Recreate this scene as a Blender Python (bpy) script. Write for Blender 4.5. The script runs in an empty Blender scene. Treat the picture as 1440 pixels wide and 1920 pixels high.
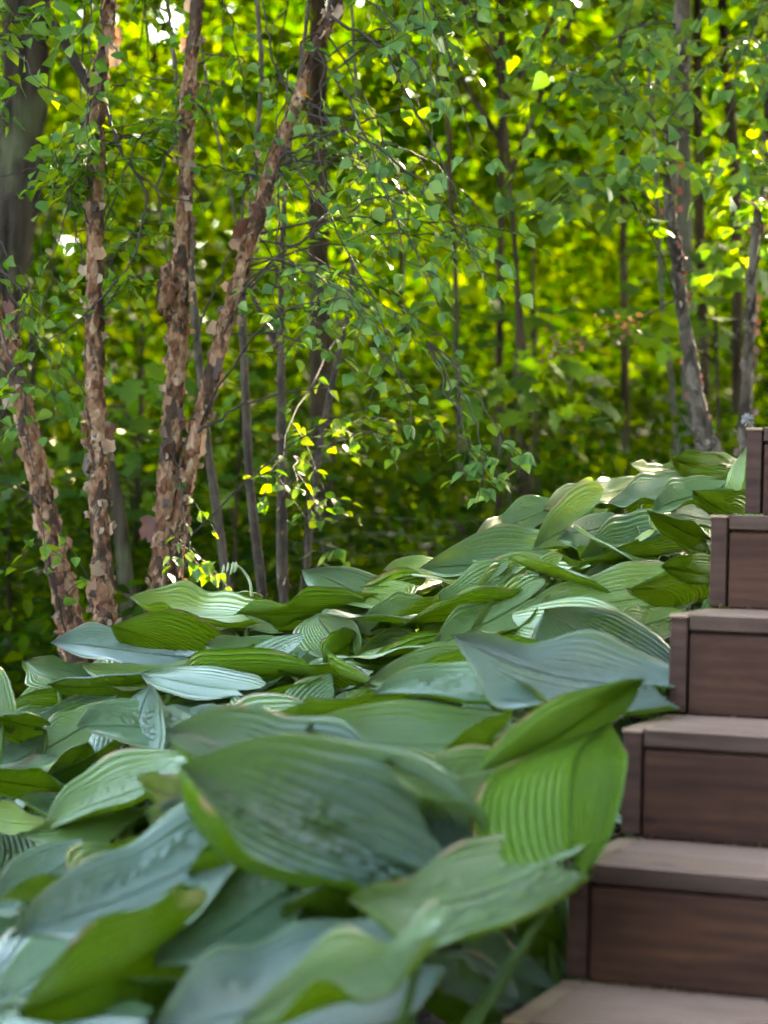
import bpy, math, random
import numpy as np
from mathutils import Matrix, Vector

random.seed(7)
rng = np.random.default_rng(7)
SC = bpy.context.scene
COL = SC.collection

# ------------------------------------------------------------------ camera
FPX, PITCH, ROLL, EYE = 4200.0, -0.0009, 0.0245, 1.30
cam = bpy.data.cameras.new('camera')
cam.sensor_fit = 'VERTICAL'
cam.sensor_height = 36.0
cam.lens = FPX * 36.0 / 1920.0
cam.clip_start, cam.clip_end = 0.05, 1500.0
cam.dof.use_dof = True
cam.dof.focus_distance = 5.25
cam.dof.aperture_fstop = 3.4
cam_o = bpy.data.objects.new('camera', cam)
COL.objects.link(cam_o)
cam_o.matrix_world = (Matrix.Translation((0, 0, EYE)) @ Matrix.Rotation(math.pi / 2 + PITCH, 4, 'X')
                      @ Matrix.Rotation(ROLL, 4, 'Z'))
SC.camera = cam_o

# ------------------------------------------------------------------ sky, sun, exposure
SUN_AZ, SUN_EL = math.radians(24), math.radians(31)
W = bpy.data.worlds.new('World')
SC.world = W
W.use_nodes = True
wn = W.node_tree.nodes
bg = wn['Background']
sky = wn.new('ShaderNodeTexSky')
sky.sky_type = 'NISHITA'
sky.sun_disc = False
sky.sun_elevation = SUN_EL
sky.sun_rotation = SUN_AZ
sky.air_density = 1.0
sky.dust_density = 1.2
sky.ozone_density = 0.4
W.node_tree.links.new(sky.outputs[0], bg.inputs[0])
bg.inputs[1].default_value = 0.15
sl = bpy.data.lights.new('sun', 'SUN')
sl.energy = 2.8
sl.angle = math.radians(0.55)
sl.color = (1.0, 0.90, 0.72)
sun = bpy.data.objects.new('sun', sl)
COL.objects.link(sun)
sdir = Vector((math.sin(SUN_AZ) * math.cos(SUN_EL), math.cos(SUN_AZ) * math.cos(SUN_EL), math.sin(SUN_EL)))
sun.rotation_euler = sdir.to_track_quat('Z', 'Y').to_euler()
sun.location = (0, 0, 20)
vs = SC.view_settings
vs.view_transform = 'Standard'
vs.look = 'None'
vs.exposure = 4.0
vs.use_white_balance = True          # the photograph is balanced for open shade
vs.white_balance_temperature = 8000
vs.white_balance_tint = 10
vs.gamma = 1.0
cy = SC.cycles
cy.use_denoising = True
cy.denoising_prefilter = 'FAST'
cy.use_adaptive_sampling = True
cy.adaptive_threshold = 0.04
cy.max_bounces = 5
cy.diffuse_bounces = 3
cy.glossy_bounces = 2
cy.transmission_bounces = 3
cy.transparent_max_bounces = 4
cy.caustics_reflective = False
cy.caustics_refractive = False
cy.sample_clamp_indirect = 6.0


# ------------------------------------------------------------------ helpers
def P(px, py, d):
    """a point d metres away along the view axis, seen at that place of the 1440 x 1920 photograph"""
    u0, w0 = px - 720.0, py - 960.0
    c, s = math.cos(ROLL), math.sin(ROLL)
    u, w = u0 * c + w0 * s, -u0 * s + w0 * c
    x, v = u / FPX * d, -w / FPX * d
    cp, sp = math.cos(PITCH), math.sin(PITCH)
    return np.array([x, d * cp - v * sp, d * sp + v * cp + EYE])


def sstep(a, b, x):
    t = np.clip((x - a) / (b - a), 0, 1)
    return t * t * (3 - 2 * t)


def G(x, y):
    """height of the ground"""
    x = np.asarray(x, float)
    y = np.asarray(y, float)
    bed = -0.90 + 0.11 * (np.clip(y, -3, 6.0) - 3) + 0.27 * np.clip(x, -1.6, 2.5)
    wood = -0.80 + 0.07 * np.clip(x, -4, 8) + 0.05 * np.sin(x * 0.9 + 1) * np.cos(y * 0.6) + 0.02 * np.clip(y - 12, 0, 60)
    k = sstep(6.0, 9.0, y)
    hill = 0.36 * np.clip(y - 72, 0, 75) * sstep(-0.085, -0.06, x / np.maximum(y, 1.0))  # hill added to close bright sky gaps behind the far leaves
    wood = wood + hill
    n = 0.02 * np.sin(x * 5.1 + y * 3.3) + 0.015 * np.sin(x * 9.7 - y * 7.1)
    return bed * (1 - k) + wood * k + n + EYE


def nz(a):
    a = np.asarray(a, float)
    return a / (np.linalg.norm(a, axis=-1, keepdims=True) + 1e-12)


def mesh_np(name, V, F, mat=None, smooth=False, attr=None, uv=None):
    V = np.asarray(V, np.float32)
    F = np.asarray(F, np.int32)
    m = bpy.data.meshes.new(name)
    k = F.shape[1]
    m.vertices.add(len(V))
    m.vertices.foreach_set('co', V.ravel())
    m.loops.add(F.size)
    m.loops.foreach_set('vertex_index', F.ravel())
    m.polygons.add(len(F))
    m.polygons.foreach_set('loop_start', np.arange(0, F.size, k, dtype=np.int32))
    m.polygons.foreach_set('loop_total', np.full(len(F), k, np.int32))
    if smooth:
        m.polygons.foreach_set('use_smooth', np.ones(len(F), bool))
    if attr is not None:
        a = m.attributes.new('rnd', 'FLOAT', 'POINT')
        a.data.foreach_set('value', np.asarray(attr, np.float32))
    if uv is not None:
        l = m.uv_layers.new(name='uv')
        l.data.foreach_set('uv', np.asarray(uv, np.float32)[F.ravel()].ravel())
    m.update()
    m.validate()
    if mat:
        m.materials.append(mat)
    return m


def link(name, data, parent=None, loc=(0, 0, 0), **tags):
    o = bpy.data.objects.new(name, data)
    COL.objects.link(o)
    o.location = Vector([float(c) for c in loc])
    if parent is not None:
        o.parent = parent
    for k, v in tags.items():
        o[k] = v
    return o


def thing(name, base, label, category, group=None):
    o = bpy.data.objects.new(name, None)
    COL.objects.link(o)
    o.empty_display_size = 0.1
    o.location = Vector([float(c) for c in base])
    o['label'] = label
    o['category'] = category
    if group:
        o['group'] = group
    return o


def part(name, data, root, **tags):
    """a mesh written in world coordinates, hung under a thing that stands at its own base"""
    return link(name, data, root, -np.array(root.location), **tags)


def spline(pts, n):
    """Catmull-Rom through pts (any columns), n samples"""
    p = np.asarray(pts, float)
    if len(p) == 2:
        t = np.linspace(0, 1, n)[:, None]
        return p[0] * (1 - t) + p[1] * t
    q = np.vstack([2 * p[0] - p[1], p, 2 * p[-1] - p[-2]])
    ts = np.linspace(0, len(p) - 1 - 1e-6, n)
    i = ts.astype(int)
    t = (ts - i)[:, None]
    a, b, c, d = q[i], q[i + 1], q[i + 2], q[i + 3]
    return 0.5 * (2 * b + (c - a) * t + (2 * a - 5 * b + 4 * c - d) * t ** 2 + (3 * b - a - 3 * c + d) * t ** 3)


def tube(pts, rad, sides=8, rough=0.0, cap=True, freq=1.0):
    p = np.asarray(pts, float)
    r = np.asarray(rad, float)
    n = len(p)
    T = nz(np.gradient(p, axis=0))
    ref = np.array([0.0, 1.0, 0.0]) if abs(T[0][1]) < 0.8 else np.array([1.0, 0, 0])
    A = nz(np.cross(T, ref))
    B = np.cross(T, A)
    ang = np.linspace(0, 2 * math.pi, sides, endpoint=False)
    rr = np.repeat(r[:, None], sides, 1)
    if rough > 0:
        nse = rng.normal(0, 1, (n, sides))
        nse = (nse + np.roll(nse, 1, 1) + np.vstack([nse[:1], nse[:-1]])) / 1.7
        rr = rr * (1 + rough * nse)
    V = p[:, None, :] + rr[..., None] * (np.cos(ang)[None, :, None] * A[:, None, :] + np.sin(ang)[None, :, None] * B[:, None, :])
    V = V.reshape(-1, 3)
    i = np.arange(n - 1)[:, None] * sides
    j = np.arange(sides)[None, :]
    j2 = (j + 1) % sides
    F = np.stack([i + j, i + j2, i + sides + j2, i + sides + j], -1).reshape(-1, 4)
    return V, F


def join(lst):
    Vs, Fs, o = [], [], 0
    for V, F in lst:
        Vs.append(V)
        Fs.append(F + o)
        o += len(V)
    return np.vstack(Vs), np.vstack(Fs)


def scatter(tv, tf, pos, X, Y, Z, size, rnd):
    """copies of a small template as one mesh: X across, Y along, Z up of each copy"""
    tv = np.asarray(tv, float)
    tf = np.asarray(tf, int)
    N, k = len(pos), len(tv)
    s = np.asarray(size, float).reshape(N, 1, 1)
    V = pos[:, None, :] + s * (tv[None, :, 0:1] * X[:, None, :] + tv[None, :, 1:2] * Y[:, None, :] + tv[None, :, 2:3] * Z[:, None, :])
    F = tf[None] + (np.arange(N) * k)[:, None, None]
    return V.reshape(-1, 3), F.reshape(-1, tf.shape[1]), np.repeat(rnd, k)


def frames(Y, up, jitter=0.3):
    """leaf frames from a direction along the leaf and a rough up vector"""
    Y = nz(Y)
    up = nz(up + rng.normal(0, jitter, Y.shape))
    X = nz(np.cross(Y, up))
    Z = np.cross(X, Y)
    return X, Y, Z


def box(x0, x1, y0, y1, z0, z1, bev=0.003):
    import bmesh
    bm = bmesh.new()
    bmesh.ops.create_cube(bm, size=1.0)
    for v in bm.verts:
        v.co = Vector(((x0 + x1) / 2 + v.co.x * (x1 - x0), (y0 + y1) / 2 + v.co.y * (y1 - y0), (z0 + z1) / 2 + v.co.z * (z1 - z0)))
    if bev:
        bmesh.ops.bevel(bm, geom=bm.edges[:], offset=bev, segments=2, affect='EDGES', profile=0.6)
    return bm


# ------------------------------------------------------------------ materials
class NT:
    def __init__(s, name):
        s.m = bpy.data.materials.new(name)
        s.m.use_nodes = True
        s.t = s.m.node_tree
        s.t.nodes.clear()
        s.out = s.t.nodes.new('ShaderNodeOutputMaterial')

    def n(s, typ, **kw):
        nd = s.t.nodes.new('ShaderNode' + typ)
        for k, v in kw.items():
            if k.startswith('_'):
                setattr(nd, k[1:], v)
        for k, v in kw.items():
            if not k.startswith('_'):
                key = int(k[1:]) if k[0] == 'i' and k[1:].isdigit() else k.replace('__', ' ')
                s.set(nd.inputs[key], v)
        return nd

    def set(s, inp, v):
        if hasattr(v, 'is_output') or hasattr(v, 'links') and hasattr(v, 'node'):
            s.t.links.new(v, inp)
        elif hasattr(v, 'outputs'):
            s.t.links.new(v.outputs[0], inp)
        else:
            if isinstance(v, (tuple, list)) and len(v) == 3 and inp.type == 'RGBA':
                v = (*v, 1)
            inp.default_value = v

    def math(s, op, a, b=0.0, c=0.0, clamp=False):
        nd = s.t.nodes.new('ShaderNodeMath')
        nd.operation = op
        nd.use_clamp = clamp
        for i, v in enumerate((a, b, c)):
            s.set(nd.inputs[i], v)
        return nd.outputs[0]

    def mix(s, f, a, b, blend='MIX'):
        nd = s.t.nodes.new('ShaderNodeMix')
        nd.data_type = 'RGBA'
        nd.blend_type = blend
        s.set(nd.inputs[0], f)
        s.set(nd.inputs[6], a)
        s.set(nd.inputs[7], b)
        return nd.outputs[2]

    def ramp(s, f, stops, interp='LINEAR'):
        nd = s.t.nodes.new('ShaderNodeValToRGB')
        nd.color_ramp.interpolation = interp
        e = nd.color_ramp.elements
        while len(e) < len(stops):
            e.new(0.5)
        for el, (p, c) in zip(e, stops):
            el.position = p
            el.color = (*c, 1) if len(c) == 3 else c
        s.set(nd.inputs[0], f)
        return nd.outputs[0]

    def step(s, x, a, b):
        nd = s.t.nodes.new('ShaderNodeMapRange')
        nd.interpolation_type = 'SMOOTHSTEP'
        for i, v in enumerate((x, a, b, 0.0, 1.0)):
            s.set(nd.inputs[i], v)
        return nd.outputs[0]

    def noise(s, vec, scale, detail=3.0, rough=0.55, dist=0.0):
        return s.n('TexNoise', Vector=vec, Scale=scale, Detail=detail, Roughness=rough, Distortion=dist).outputs[0]

    def rnd(s):
        a = s.n('Attribute', _attribute_name='rnd').outputs['Fac']
        o = s.n('ObjectInfo').outputs['Random']
        return s.math('FRACT', s.math('ADD', a, o))

    def done(s, sh):
        s.t.links.new(sh if hasattr(sh, 'is_output') else sh.outputs[0], s.out.inputs[0])
        return s.m


def leaf_mat(name, ca, cb, ta, tb, trans=0.45, rough=0.45, spec=0.4):
    """thin leaf: reflecting face and light let through"""
    t = NT(name)
    r = t.rnd()
    geo = t.n('NewGeometry')
    nse = t.noise(geo.outputs['Position'], 40.0, 2.0)
    f = t.math('ADD', t.math('MULTIPLY', r, 0.85), t.math('MULTIPLY', nse, 0.2))
    col = t.mix(f, ca, cb)
    tr = t.mix(t.math('POWER', t.math('MINIMUM', f, 1.0), 1.6), ta, tb)
    p = t.n('BsdfPrincipled', Base__Color=col, Roughness=rough)
    p.inputs['Specular IOR Level'].default_value = spec
    tl = t.n('BsdfTranslucent', Color=tr)
    mx = t.n('MixShader', i0=trans, i1=p, i2=tl)
    return t.done(mx)


def hosta_mat():
    t = NT('hosta_leaf')
    uv = t.n('UVMap').outputs[0]
    sep = t.n('SeparateXYZ', Vector=uv)
    u, v = sep.outputs[0], sep.outputs[1]
    a = t.math('ABSOLUTE', t.math('SUBTRACT', t.math('MULTIPLY', u, 2.0), 1.0))
    info = t.n('ObjectInfo')
    oc = t.n('SeparateColor', Color=info.outputs['Color'])
    r = oc.outputs[0]
    pkf = oc.outputs[1]
    loc = info.outputs['Location']
    # veins run from the base, fan out and close in on the tip
    wob = t.noise(uv, 5.0, 2.0)
    aw = t.math('ADD', a, t.math('MULTIPLY', t.math('SUBTRACT', wob, 0.5), 0.045))
    aw = t.math('POWER', t.math('MAXIMUM', aw, 0.0001), 0.9)
    ph = t.math('MULTIPLY', a, math.pi * 11.0)
    rib = t.math('ABSOLUTE', t.math('SINE', ph))
    rib = t.math('POWER', rib, 0.75)
    # puckered skin between the veins
    off = t.n('VectorMath', _operation='ADD', i0=uv, i1=loc)
    mp = t.n('Mapping', Vector=off)
    mp.inputs['Scale'].default_value = (17.0, 20.0, 1.0)
    vo = t.n('TexVoronoi', Vector=mp, Scale=1.0, _feature='SMOOTH_F1')
    vo.inputs['Smoothness'].default_value = 0.6
    puck = t.math('SUBTRACT', 1.0, vo.outputs['Distance'])
    zone = t.noise(off, 2.2, 2.0)
    pk = t.math('MULTIPLY', t.step(zone, 0.42, 0.62), t.step(a, 0.9, 0.55))
    pk = t.math('MULTIPLY', pk, t.step(v, 0.95, 0.6))
    pk = t.math('MULTIPLY', pk, pkf)
    fine = t.noise(uv, 60.0, 2.0)
    h = t.math('ADD', t.math('MULTIPLY', rib, 0.45), t.math('MULTIPLY', t.math('MULTIPLY', puck, pk), 1.0))
    h = t.math('ADD', h, t.math('MULTIPLY', fine, 0.03))
    midrib = t.step(a, 0.05, 0.0)
    h = t.math('SUBTRACT', h, t.math('MULTIPLY', midrib, 0.7))
    bmp = t.n('Bump', Strength=1.0, Distance=0.0075, Height=h)
    # colour of the upper side: glaucous blue to yellowish green, each leaf its own
    hue = t.math('ADD', t.math('MULTIPLY', r, 0.85), t.math('MULTIPLY', t.math('MULTIPLY', t.math('SUBTRACT', zone, 0.35), 0.35), t.math('MULTIPLY_ADD', r, 3.0, 0.1, clamp=True)))
    top = t.ramp(hue, [(0.0, (0.165, 0.238, 0.212)), (0.14, (0.112, 0.182, 0.140)), (0.35, (0.105, 0.200, 0.090)), (0.65, (0.130, 0.225, 0.045)), (1.0, (0.23, 0.32, 0.04))])
    rim = t.step(a, 0.88, 0.99)
    top = t.mix(t.math('MULTIPLY', rim, 0.5), top, (0.17, 0.25, 0.09))
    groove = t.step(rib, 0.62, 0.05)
    top = t.mix(t.math('MULTIPLY', groove, 0.42), top, (0.042, 0.085, 0.030))  # darker grooves: thinner wax, plus rib shading put into the colour
    top = t.mix(t.math('MULTIPLY', t.math('MULTIPLY', pk, t.step(puck, 0.75, 0.45)), 0.7, clamp=True), top, (0.035, 0.075, 0.034))  # pucker hollows darkened in the colour, standing in for shade
    bloom = t.noise(t.n('Mapping', Vector=off, Scale=(3.0, 1.0, 1.0)), 6.0, 5.0, 0.68)
    top = t.mix(t.math('MULTIPLY', t.step(bloom, 0.48, 0.75), 0.3), top, (0.24, 0.30, 0.30))
    under = t.mix(zone, (0.055, 0.135, 0.006), (0.095, 0.185, 0.008))
    under = t.mix(t.math('MULTIPLY', groove, 0.35), under, (0.13, 0.22, 0.035))
    # scorched edge and specks
    sc = t.noise(off, 6.0, 3.0)
    scor = t.math('MULTIPLY', t.step(t.math('ADD', a, t.math('MULTIPLY', sc, 0.26)), 1.07, 1.12), t.step(t.noise(off, 1.7, 2.0), 0.50, 0.56))
    spk = t.n('TexVoronoi', Vector=off, Scale=26.0)
    speck = t.math('MULTIPLY', t.step(spk.outputs['Distance'], 0.20, 0.10), t.step(t.noise(off, 3.3, 2.0), 0.52, 0.62))
    brown = t.mix(sc, (0.30, 0.12, 0.05), (0.42, 0.29, 0.17))
    geo = t.n('NewGeometry')
    back = geo.outputs['Backfacing']
    col = t.mix(back, top, under)
    col = t.mix(t.math('MULTIPLY', scor, 0.9), col, brown)
    col = t.mix(t.math('MULTIPLY', speck, 0.75), col, (0.16, 0.10, 0.06))
    rgh = t.math('MULTIPLY_ADD', bloom, 0.22, 0.22)
    p = t.n('BsdfPrincipled', Base__Color=col, Roughness=rgh, Normal=bmp)
    t.set(p.inputs['Specular IOR Level'], t.math('MULTIPLY_ADD', back, -0.85, 1.0))
    p.inputs['IOR'].default_value = 1.75
    tl = t.n('BsdfTranslucent', Color=t.mix(t.math('MULTIPLY', scor, 0.8), t.mix(hue, (0.16, 0.34, 0.006), (0.30, 0.44, 0.006)), brown), Normal=bmp)
    mx = t.n('MixShader', i0=0.17, i1=p, i2=tl)
    return t.done(mx)


def bark_mat(name, cols, dark, patch=(0.42, 0.56), scale=9.0, bump=0.012, line=0.5):
    t = NT(name)
    pos = t.n('TexCoord').outputs['Object']
    mp = t.n('Mapping', Vector=pos)
    mp.inputs['Scale'].default_value = (1.0, 1.0, 0.55)
    n1 = t.noise(mp, scale, 5.0, 0.62, 0.6)
    n2 = t.noise(mp, scale * 3.1, 4.0, 0.6, 0.4)
    vo = t.n('TexVoronoi', Vector=mp, Scale=scale * 2.4)
    col = t.ramp(t.math('ADD', t.math('MULTIPLY', n2, 0.65), t.math('MULTIPLY', vo.outputs['Color'], 0.35)), cols)
    dk = t.step(n1, patch[0], patch[1])
    col = t.mix(t.math('MULTIPLY', t.math('SUBTRACT', 1.0, dk), 0.9), col, dark)
    mp2 = t.n('Mapping', Vector=pos)
    mp2.inputs['Scale'].default_value = (1.0, 1.0, 9.0)
    len_ = t.noise(mp2, scale * 1.5, 3.0)
    col = t.mix(t.math('MULTIPLY', t.step(len_, 0.62, 0.70), line), col, dark)
    h = t.math('ADD', t.math('MULTIPLY', n1, 1.0), t.math('MULTIPLY', n2, 0.6))
    h = t.math('ADD', h, t.math('MULTIPLY', vo.outputs['Distance'], 0.5))
    b = t.n('Bump', Strength=1.0, Distance=bump, Height=h)
    p = t.n('BsdfPrincipled', Base__Color=col, Roughness=0.75, Normal=b)
    p.inputs['Specular IOR Level'].default_value = 0.1
    return t.done(p)


def oak_mat(name, c1, c2, sc=14.0, stretch=0.12):
    t = NT(name)
    pos = t.n('TexCoord').outputs['Object']
    mp = t.n('Mapping', Vector=pos)
    mp.inputs['Scale'].default_value = (1.0, 1.0, stretch)
    n1 = t.noise(mp, sc, 5.0, 0.65, 0.8)
    n2 = t.noise(pos, 3.0, 3.0)
    col = t.mix(t.step(n1, 0.35, 0.65), c1, c2)
    col = t.mix(t.math('MULTIPLY', t.step(n2, 0.55, 0.7), 0.35), col, (0.10, 0.13, 0.06))
    b = t.n('Bump', Strength=1.0, Distance=0.03, Height=n1)
    p = t.n('BsdfPrincipled', Base__Color=col, Roughness=0.9, Normal=b)
    p.inputs['Specular IOR Level'].default_value = 0.08
    return t.done(p)


def flake_mat(name, c1, c2, tr, trans=0.25):
    t = NT(name)
    r = t.rnd()
    pos = t.n('TexCoord').outputs['Object']
    n = t.noise(pos, 90.0, 3.0)
    col = t.mix(t.math('ADD', t.math('MULTIPLY', r, 0.7), t.math('MULTIPLY', n, 0.4)), c1, c2)
    p = t.n('BsdfPrincipled', Base__Color=col, Roughness=0.6, Normal=t.n('Bump', Strength=0.6, Distance=0.003, Height=n))
    tl = t.n('BsdfTranslucent', Color=tr)
    return t.done(t.n('MixShader', i0=trans, i1=p, i2=tl))


def wood_mat(name, c1, c2, c3, rough=0.5, spec=0.35):
    t = NT(name)
    pos = t.n('TexCoord').outputs['Object']
    info = t.n('ObjectInfo').outputs['Random']
    off = t.n('CombineXYZ', X=t.math('MULTIPLY', info, 31.0), Y=t.math('MULTIPLY', info, 17.0), Z=t.math('MULTIPLY', info, 9.0))
    p0 = t.n('VectorMath', _operation='ADD', i0=pos, i1=off)
    mp = t.n('Mapping', Vector=p0)
    mp.inputs['Scale'].default_value = (1.1, 8.0, 8.0)
    big = t.noise(mp, 2.2, 3.0, 0.6, 1.2)
    mp2 = t.n('Mapping', Vector=p0)
    mp2.inputs['Scale'].default_value = (4.0, 130.0, 130.0)
    fine = t.noise(mp2, 1.0, 4.0, 0.7)
    wv = t.n('TexWave', Vector=mp, Scale=1.6, Distortion=5.0, Detail=2.0, _bands_direction='Z')
    g = t.math('ADD', t.math('MULTIPLY', big, 0.88), t.math('MULTIPLY', wv.outputs[1], 0.12))
    col = t.ramp(g, [(0.20, c1), (0.5, c2), (0.80, c3)])
    col = t.mix(t.math('MULTIPLY', t.step(fine, 0.5, 0.72), 0.5), col, c1)
    stain = t.noise(p0, 5.0, 4.0, 0.6)
    col = t.mix(t.math('MULTIPLY', t.step(stain, 0.5, 0.75), 0.45), col, c1)
    kn = t.n('TexVoronoi', Vector=t.n('Mapping', Vector=p0, Scale=(4.0, 9.0, 11.0)), Scale=1.0)
    col = t.mix(t.math('MULTIPLY', t.step(kn.outputs['Distance'], 0.12, 0.05), 0.6), col, tuple(c * 0.45 for c in c1))
    b = t.n('Bump', Strength=0.5, Distance=0.0015, Height=t.math('ADD', fine, t.math('MULTIPLY', g, 0.6)))
    p = t.n('BsdfPrincipled', Base__Color=col, Roughness=t.math('MULTIPLY_ADD', fine, 0.2, rough), Normal=b)
    p.inputs['Specular IOR Level'].default_value = spec
    return t.done(p)


def plain(name, col, rough=0.6, var=0.3, scale=12.0, spec=0.3):
    t = NT(name)
    n = t.noise(t.n('TexCoord').outputs['Object'], scale, 4.0)
    c = t.mix(n, tuple(k * (1 - var) for k in col), tuple(min(1, k * (1 + var)) for k in col))
    p = t.n('BsdfPrincipled', Base__Color=c, Roughness=rough, Normal=t.n('Bump', Strength=0.5, Distance=0.004, Height=n))
    p.inputs['Specular IOR Level'].default_value = spec
    return t.done(p)


def soil_mat():
    t = NT('forest_soil')
    pos = t.n('TexCoord').outputs['Object']
    n = t.noise(pos, 3.0, 6.0, 0.65)
    v = t.n('TexVoronoi', Vector=pos, Scale=22.0)
    c = t.mix(n, (0.010, 0.007, 0.004), (0.032, 0.022, 0.012))
    c = t.mix(t.math('MULTIPLY', t.step(v.outputs['Distance'], 0.4, 0.1), 0.5), c, (0.055, 0.036, 0.018))
    c = t.mix(t.step(t.noise(pos, 0.8, 3.0), 0.45, 0.6), c, (0.016, 0.034, 0.006))
    b = t.n('Bump', Strength=1.0, Distance=0.03, Height=t.math('ADD', n, v.outputs['Distance']))
    return t.done(t.n('BsdfPrincipled', Base__Color=c, Roughness=0.95, Normal=b))


M_SOIL = soil_mat()
M_HOSTA = hosta_mat()
M_PETIOLE = leaf_mat('hosta_petiole', (0.10, 0.17, 0.04), (0.06, 0.13, 0.02), (0.3, 0.45, 0.08), (0.2, 0.4, 0.05), 0.2)
M_BIRCHLEAF = leaf_mat('birch_leaf', (0.044, 0.112, 0.024), (0.088, 0.168, 0.029), (0.14, 0.36, 0.006), (0.48, 0.54, 0.004), 0.40, 0.46, 0.2)
M_BIRCHLEAF_COOL = leaf_mat('birch_leaf_cool', (0.048, 0.120, 0.040), (0.092, 0.175, 0.046), (0.14, 0.36, 0.008), (0.40, 0.50, 0.006), 0.38, 0.42, 0.35)
M_AUTUMN = leaf_mat('autumn_leaf', (0.50, 0.16, 0.02), (0.55, 0.22, 0.02), (0.7, 0.25, 0.02), (0.7, 0.3, 0.02), 0.4)
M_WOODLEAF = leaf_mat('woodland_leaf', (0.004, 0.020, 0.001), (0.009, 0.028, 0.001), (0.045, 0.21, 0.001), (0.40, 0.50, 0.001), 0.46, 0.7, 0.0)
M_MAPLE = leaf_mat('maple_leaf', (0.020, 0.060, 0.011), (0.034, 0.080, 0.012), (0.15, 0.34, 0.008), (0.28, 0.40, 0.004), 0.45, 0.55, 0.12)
M_UNDER_SHADE = leaf_mat('undergrowth_shade_leaf', (0.004, 0.016, 0.002), (0.010, 0.027, 0.002), (0.028, 0.11, 0.002), (0.17, 0.22, 0.002), 0.42, 0.6, 0.03)  # undergrowth green, also shade painted on the wood's lower and left leaves
M_DRYLEAF = leaf_mat('dry_leaf', (0.09, 0.05, 0.022), (0.15, 0.085, 0.04), (0.18, 0.09, 0.03), (0.22, 0.12, 0.04), 0.35)
M_LITTER = leaf_mat('litter_leaf', (0.04, 0.025, 0.012), (0.09, 0.056, 0.028), (0.1, 0.05, 0.015), (0.3, 0.16, 0.05), 0.15, 0.8, 0.1)
M_BARK = bark_mat('river_birch_bark', [(0.30, (0.050, 0.020, 0.011)), (0.42, (0.155, 0.064, 0.033)), (0.55, (0.25, 0.128, 0.072)), (0.72, (0.38, 0.255, 0.172))],
                  (0.040, 0.024, 0.017), (0.45, 0.51), 19.0, 0.018)
M_BARK_GREY = bark_mat('grey_birch_bark', [(0.25, (0.045, 0.032, 0.024)), (0.5, (0.115, 0.088, 0.070)), (0.75, (0.19, 0.155, 0.13))],
                       (0.030, 0.022, 0.018), (0.43, 0.53), 11.0, 0.016)
M_BARK_YOUNG = bark_mat('young_stem_bark', [(0.25, (0.032, 0.022, 0.016)), (0.5, (0.070, 0.050, 0.037)), (0.75, (0.11, 0.085, 0.066))],
                        (0.035, 0.026, 0.022), (0.36, 0.50), 12.0, 0.006)
M_TWIG = plain('dark_twig', (0.032, 0.020, 0.015), 0.7, 0.4, 60.0)
M_OAK = oak_mat('furrowed_bark', (0.008, 0.006, 0.0045), (0.060, 0.047, 0.036), 17.0, 0.06)
M_BROWNBARK = oak_mat('brown_bark', (0.016, 0.011, 0.007), (0.062, 0.040, 0.025), 18.0)
M_SMOOTHBARK = oak_mat('smooth_grey_bark', (0.050, 0.045, 0.034), (0.088, 0.080, 0.062), 6.0, 0.5)
M_DEADWOOD = oak_mat('dead_wood', (0.030, 0.021, 0.013), (0.072, 0.053, 0.037), 20.0, 0.06)
FLAKES = [flake_mat('flake_cream', (0.22, 0.135, 0.083), (0.35, 0.245, 0.172), (0.6, 0.35, 0.2)),
          flake_mat('flake_tan', (0.23, 0.115, 0.062), (0.35, 0.21, 0.125), (0.6, 0.25, 0.1)),
          flake_mat('flake_plum', (0.10, 0.045, 0.036), (0.17, 0.082, 0.068), (0.4, 0.1, 0.06)),
          flake_mat('flake_dark', (0.035, 0.022, 0.018), (0.09, 0.05, 0.035), (0.2, 0.06, 0.03), 0.15)]
M_SCALE = flake_mat('bark_scale', (0.035, 0.018, 0.012), (0.34, 0.225, 0.15), (0.5, 0.25, 0.12))
M_GREYSCALE = flake_mat('grey_bark_scale', (0.03, 0.02, 0.016), (0.22, 0.165, 0.135), (0.13, 0.03, 0.014), 0.15)
M_REDFLAKE = flake_mat('flake_red', (0.06, 0.020, 0.013), (0.12, 0.042, 0.025), (0.17, 0.018, 0.008), 0.22)
M_RISER = wood_mat('riser_wood', (0.024, 0.0088, 0.0058), (0.052, 0.0195, 0.0115), (0.095, 0.037, 0.018), 0.55, 0.15)
M_POST = wood_mat('post_wood', (0.024, 0.0105, 0.0078), (0.052, 0.0235, 0.0165), (0.085, 0.042, 0.028), 0.55, 0.15)
M_TREAD = wood_mat('weathered_tread_wood', (0.20, 0.108, 0.074), (0.30, 0.176, 0.124), (0.37, 0.232, 0.172), 0.46, 0.35)
M_NOSING = wood_mat('nosing_wood', (0.032, 0.0155, 0.0105), (0.064, 0.032, 0.0215), (0.095, 0.052, 0.035), 0.5, 0.18)
M_TRIM = wood_mat('edge_trim_wood', (0.22, 0.125, 0.075), (0.36, 0.215, 0.135), (0.44, 0.29, 0.19), 0.45, 0.4)
M_WIRE = plain('galvanised_wire', (0.16, 0.15, 0.14), 0.5, 0.1)
M_PETAL = plain('chive_petal', (0.30, 0.27, 0.26), 0.6, 0.15)
M_STALK = leaf_mat('seed_stalk', (0.25, 0.32, 0.16), (0.33, 0.38, 0.22), (0.3, 0.4, 0.1), (0.3, 0.4, 0.1), 0.2)

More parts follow.
